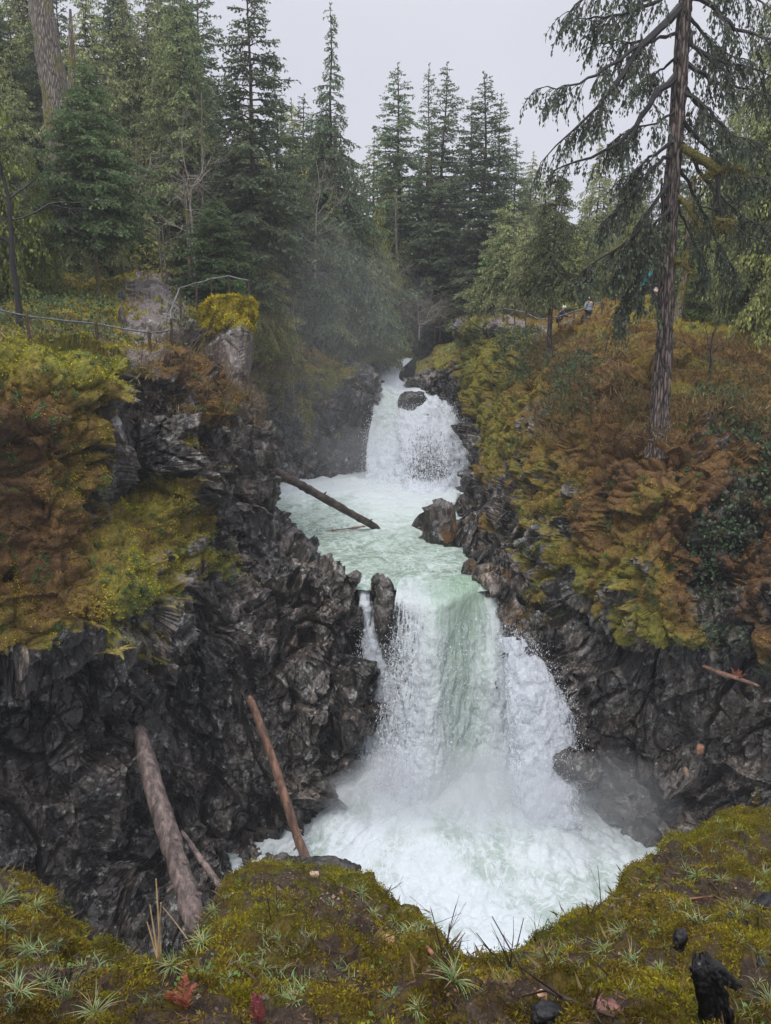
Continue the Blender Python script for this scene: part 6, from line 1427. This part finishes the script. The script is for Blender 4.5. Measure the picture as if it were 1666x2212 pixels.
stem('stick', [(1535, 1905), (1550, 1930), (1565, 1960)], .005, .003, M_STICK, 'thin grey twig crossing the moss above the pale stick', seed=7)
stem('stick', [(260, 2150), (275, 2180), (290, 2210)], .006, .004, M_STICKR, 'short red-brown stick at the bottom left edge', seed=8)
stem('stick', [(955, 2140), (985, 2175), (1020, 2208)], .007, .005, M_STICK, 'dark stick at the bottom edge left of the long branch', seed=9)
def upright(name, base_px, tips, r0, mat, label, cat, forks=0, seed=0):
    b, _ = fg(*base_px); r_ = np.random.default_rng(seed); mb = MB()
    for (px, py) in tips:
        e = np.array(at(px, py, b[1] + r_.normal(0, .05))) - b; s = r_.normal(0, .012, 3) * [1, 1, 0]; tt = np.linspace(0, 1, 7); pa = s + e * tt[:, None] + np.array([0, 0, 1]) * (.06 * np.sin(tt * 3.14) * np.linalg.norm(e))[:, None] * .5
        tube(mb, pa, np.linspace(r0, r0 * .45, 7), 5)
        for q in range(forks):
            i = r_.integers(2, 7); d = (e / np.linalg.norm(e) + r_.normal(0, .6, 3)) * np.linalg.norm(e) * .3; prisms(mb, pa[i:i + 1], pa[i:i + 1] + d[None], r0 * .4, r0 * .2)
    o = mb.build(name, mat); o.location = b; return tag(o, label, cat)
upright('dry_stalks', (346, 2092), [(331, 1900), (322, 1952), (316, 1992), (350, 1948)], .0055, M_DRY, 'tall pale dry grass stalks before the dark gorge corner', 'dry stalks', seed=1)
upright('dry_stalks', (404, 2040), [(355, 1958)], .0045, M_DRY, 'single leaning dry stalk right of the tall pale ones', 'dry stalk', seed=2)
upright('weed', (1307, 1950), [(1302, 1872)], .004, M_STICK, 'lone bare upright weed standing against the white pool at the right', 'weed', forks=3, seed=3)
upright('weed', (962, 2080), [(932, 1968), (990, 1952), (1010, 2012), (966, 1990)], .004, M_STICK, 'bare forked weed at the notch left of the pool view', 'weed', forks=4, seed=4)
upright('weed', (1110, 2098), [(1052, 2040), (1095, 2052), (1118, 2020), (1080, 2030)], .004, M_STICK, 'bare weed with spread stems at the bottom of the pool view', 'weed', forks=4, seed=5)
upright('weed', (1160, 2050), [(1144, 1984), (1178, 1992), (1196, 2022)], .0035, M_STICK, 'bare thin weed on the right lip of the pool view', 'weed', forks=3, seed=6)
upright('weed', (1275, 1968), [(1290, 1940), (1270, 1945), (1310, 1936)], .0035, M_STICK, 'small twisted bare weed below the lone upright one', 'weed', forks=4, seed=7)
upright('weed', (590, 1985), [(578, 1892), (592, 1920)], .003, M_STICK, 'thin bare weed rising from the moss of the near mound', 'weed', forks=2, seed=8)
upright('weed', (820, 1935), [(870, 1900), (800, 1905)], .003, M_STICK, 'small bare weed at the right shoulder of the near mound', 'weed', forks=2, seed=9)
# red fern
for base_px, n_, L_, c_, lab in (((400, 2175), 4, .16, (.3, .1, .055), 'orange-red dead fern frond on the near bank, larger of the two'), ((372, 2160), 3, .08, (.33, .09, .05), 'small crumpled bright red fern frond left of the larger one')):
    b, _ = fg(*base_px); o = frond_mesh(n_, L_, c_, r, spread=.35, up=1.0, pin=.3).build('dead_fern', M_GRASS, smooth=False); o.location = b; tag(o, lab, 'dead fern')
b, _ = fg(565, 2205); o = frond_mesh(5, .13, (.2, .05, .05), r, spread=.3, up=1).build('dead_fern', M_GRASS, smooth=False); o.location = b; tag(o, 'dark red seedling frond at the bottom edge of the near bank', 'dead fern')
# charred stump and pieces
def W(px, py, Y): return np.array(at(px, py, Y))
def stump_limb(mb, P, rr, k, seed):
    """charred wood: long furrows, splintered end"""
    r_ = np.random.default_rng(seed); n = len(P); T = np.gradient(P, axis=0); D, A, B = basis(T)
    for i in range(1, n):
        a = A[i - 1] - D[i] * np.dot(A[i - 1], D[i]); a /= np.linalg.norm(a) + 1e-9; A[i] = a; B[i] = np.cross(a, D[i])
    an = np.arange(k) * 2 * math.pi / k; fur = r_.normal(0, .16, k); end = r_.random(k)
    ring = A[:, None] * np.cos(an)[None, :, None] + B[:, None] * np.sin(an)[None, :, None]
    s = (np.arange(n) / n)[:, None]; q = np.stack([np.repeat(an[None] * 2, n, 0), np.repeat(s * 14, k, 1), np.zeros((n, k))], -1).reshape(-1, 3)
    m = 1 + fur[None] + .16 * vnoise(q, seed).reshape(n, k) + .1 * facet(q * 1.6, seed).reshape(n, k)
    V = P[:, None] + ring * (rr[:, None] * m)[..., None]
    V[-1] += D[-1] * (end * rr[-1] * 1.4)[:, None] - ring[-1] * (rr[-1] * .35); V[-2] += D[-1] * (end * rr[-1] * .8)[:, None]
    i = np.arange(k); j = (i + 1) % k
    mb.add(V.reshape(-1, 3), np.concatenate([np.stack([i, j, j + k, i + k], 1) + a * k for a in range(n - 1)])); mb.add(V[-1] - D[-1] * rr[-1] * .3, [list(range(k))])
b = fg(1545, 2212)[0]; Y0 = b[1] + .12
base = Vector(at(1550, 2245, Y0)); O = np.array(base); mb = MB()
pts = [W(1556, 2270, Y0), W(1548, 2215, Y0), W(1540, 2165, Y0 - .01), W(1530, 2125, Y0 - .02), W(1520, 2095, Y0 - .02), W(1516, 2080, Y0 - .01)]
stump_limb(mb, smooth_path([p - O for p in pts], 60), np.interp(np.linspace(0, 1, 60), [0, .3, .6, .9, 1], [.055, .05, .044, .04, .03]), 36, 4)
pts = [W(1524, 2092, Y0), W(1545, 2098, Y0 + .01), W(1568, 2112, Y0 + .02), W(1588, 2128, Y0 + .02)]
stump_limb(mb, smooth_path([p - O for p in pts], 36), np.interp(np.linspace(0, 1, 36), [0, .5, 1], [.034, .03, .016]), 24, 5)
pts = [W(1540, 2120, Y0 - .02), W(1556, 2135, Y0 - .03), W(1570, 2154, Y0 - .03)]
stump_limb(mb, smooth_path([p - O for p in pts], 20), np.linspace(.022, .004, 20), 16, 6)
t = NT('charred_stump'); vv = t.mapv((1, 1, .25)); nn_ = t.noise(38, 6, .7, vec=vv); c_ = t.ramp(nn_, [(.45, (.004, .004, .0045)), (.62, (.016, .016, .017)), (.72, (.2, .2, .21))]); nb = t.bump(nn_, 1, .03)
o = mb.build('charred_stump', t.done(t.principled(c_, .5, nb, .4))); o.location = base; tag(o, 'black charred stump with a hooked arm at the lower right corner', 'charred stump')
def lump(px, py, sz, seed, mat, label, cat, name='rock', dz=0, **k):
    b, nn = fg(px, py); o, _ = rock(name, tuple(b + [0, 0, sz[2] * .1 + dz]), sz, seed, mat, label, cat, sub=4, **k); return o
lump(1465, 2040, (.03, .03, .075), 21, M_CHAR, 'small upright charred stub on the right mossy slope', 'charred wood', 'charred_wood')
lump(1655, 1945, (.11, .06, .05), 22, M_CHAR, 'shiny black charred log end at the right edge', 'charred wood', 'charred_wood', rot=.6)
lump(1600, 2000, (.06, .05, .04), 23, M_CHAR, 'black charred block half covered by moss below the shiny log end', 'charred wood', 'charred_wood')
lump(1650, 2085, (.03, .03, .02), 24, M_CHAR, 'dark charred lump above and right of the hooked stump', 'charred wood', 'charred_wood')
lump(1180, 2192, (.06, .04, .04), 25, M_CHAR, 'black burnt chunk under the long dark branch', 'charred wood', 'charred_wood')
M_REDST = mat_plain('red_brown_stone', (.13, .055, .045), .5, nscale=12, bump=.01)
lump(1310, 2176, (.05, .035, .02), 26, M_REDST, 'flat reddish-brown wet stone at the lower right', 'stone', 'stone')
lump(845, 2030, (.03, .03, .02), 27, mat_plain('orange_stone', (.34, .2, .12), .8), 'orange stone in the bare soil at the right of the near mound', 'stone', 'stone')
lump(682, 1890, (.03, .02, .02), 28, mat_plain('pale_stone', (.33, .24, .18), .8), 'pale pink stone pressed in the moss below the black slabs', 'stone', 'stone')
lump(1170, 2148, (.018, .015, .02), 29, mat_plain('tan_stone', (.4, .25, .15), .8), 'small tan stone beside the long dark branch', 'stone', 'stone')
# ---------------------------------------------------------------- haze
mb = MB()
x0, x1, y0, y1, z0, z1 = -160, 160, -6, 300, -40, 75
mb.add([(x0,y0,z0),(x1,y0,z0),(x1,y1,z0),(x0,y1,z0),(x0,y0,z1),(x1,y0,z1),(x1,y1,z1),(x0,y1,z1)], [(3,2,1,0),(4,5,6,7),(0,1,5,4),(1,2,6,5),(2,3,7,6),(3,0,4,7)])
t = NT('haze'); v = t.n('VolumePrincipled'); v.inputs['Color'].default_value = (.93, .96, 1, 1); v.inputs['Density'].default_value = 0.0006
tag(mb.build('haze', t.done(v.outputs[0], True), smooth=False), 'thin damp haze in the forest air', 'haze', kind='stuff')
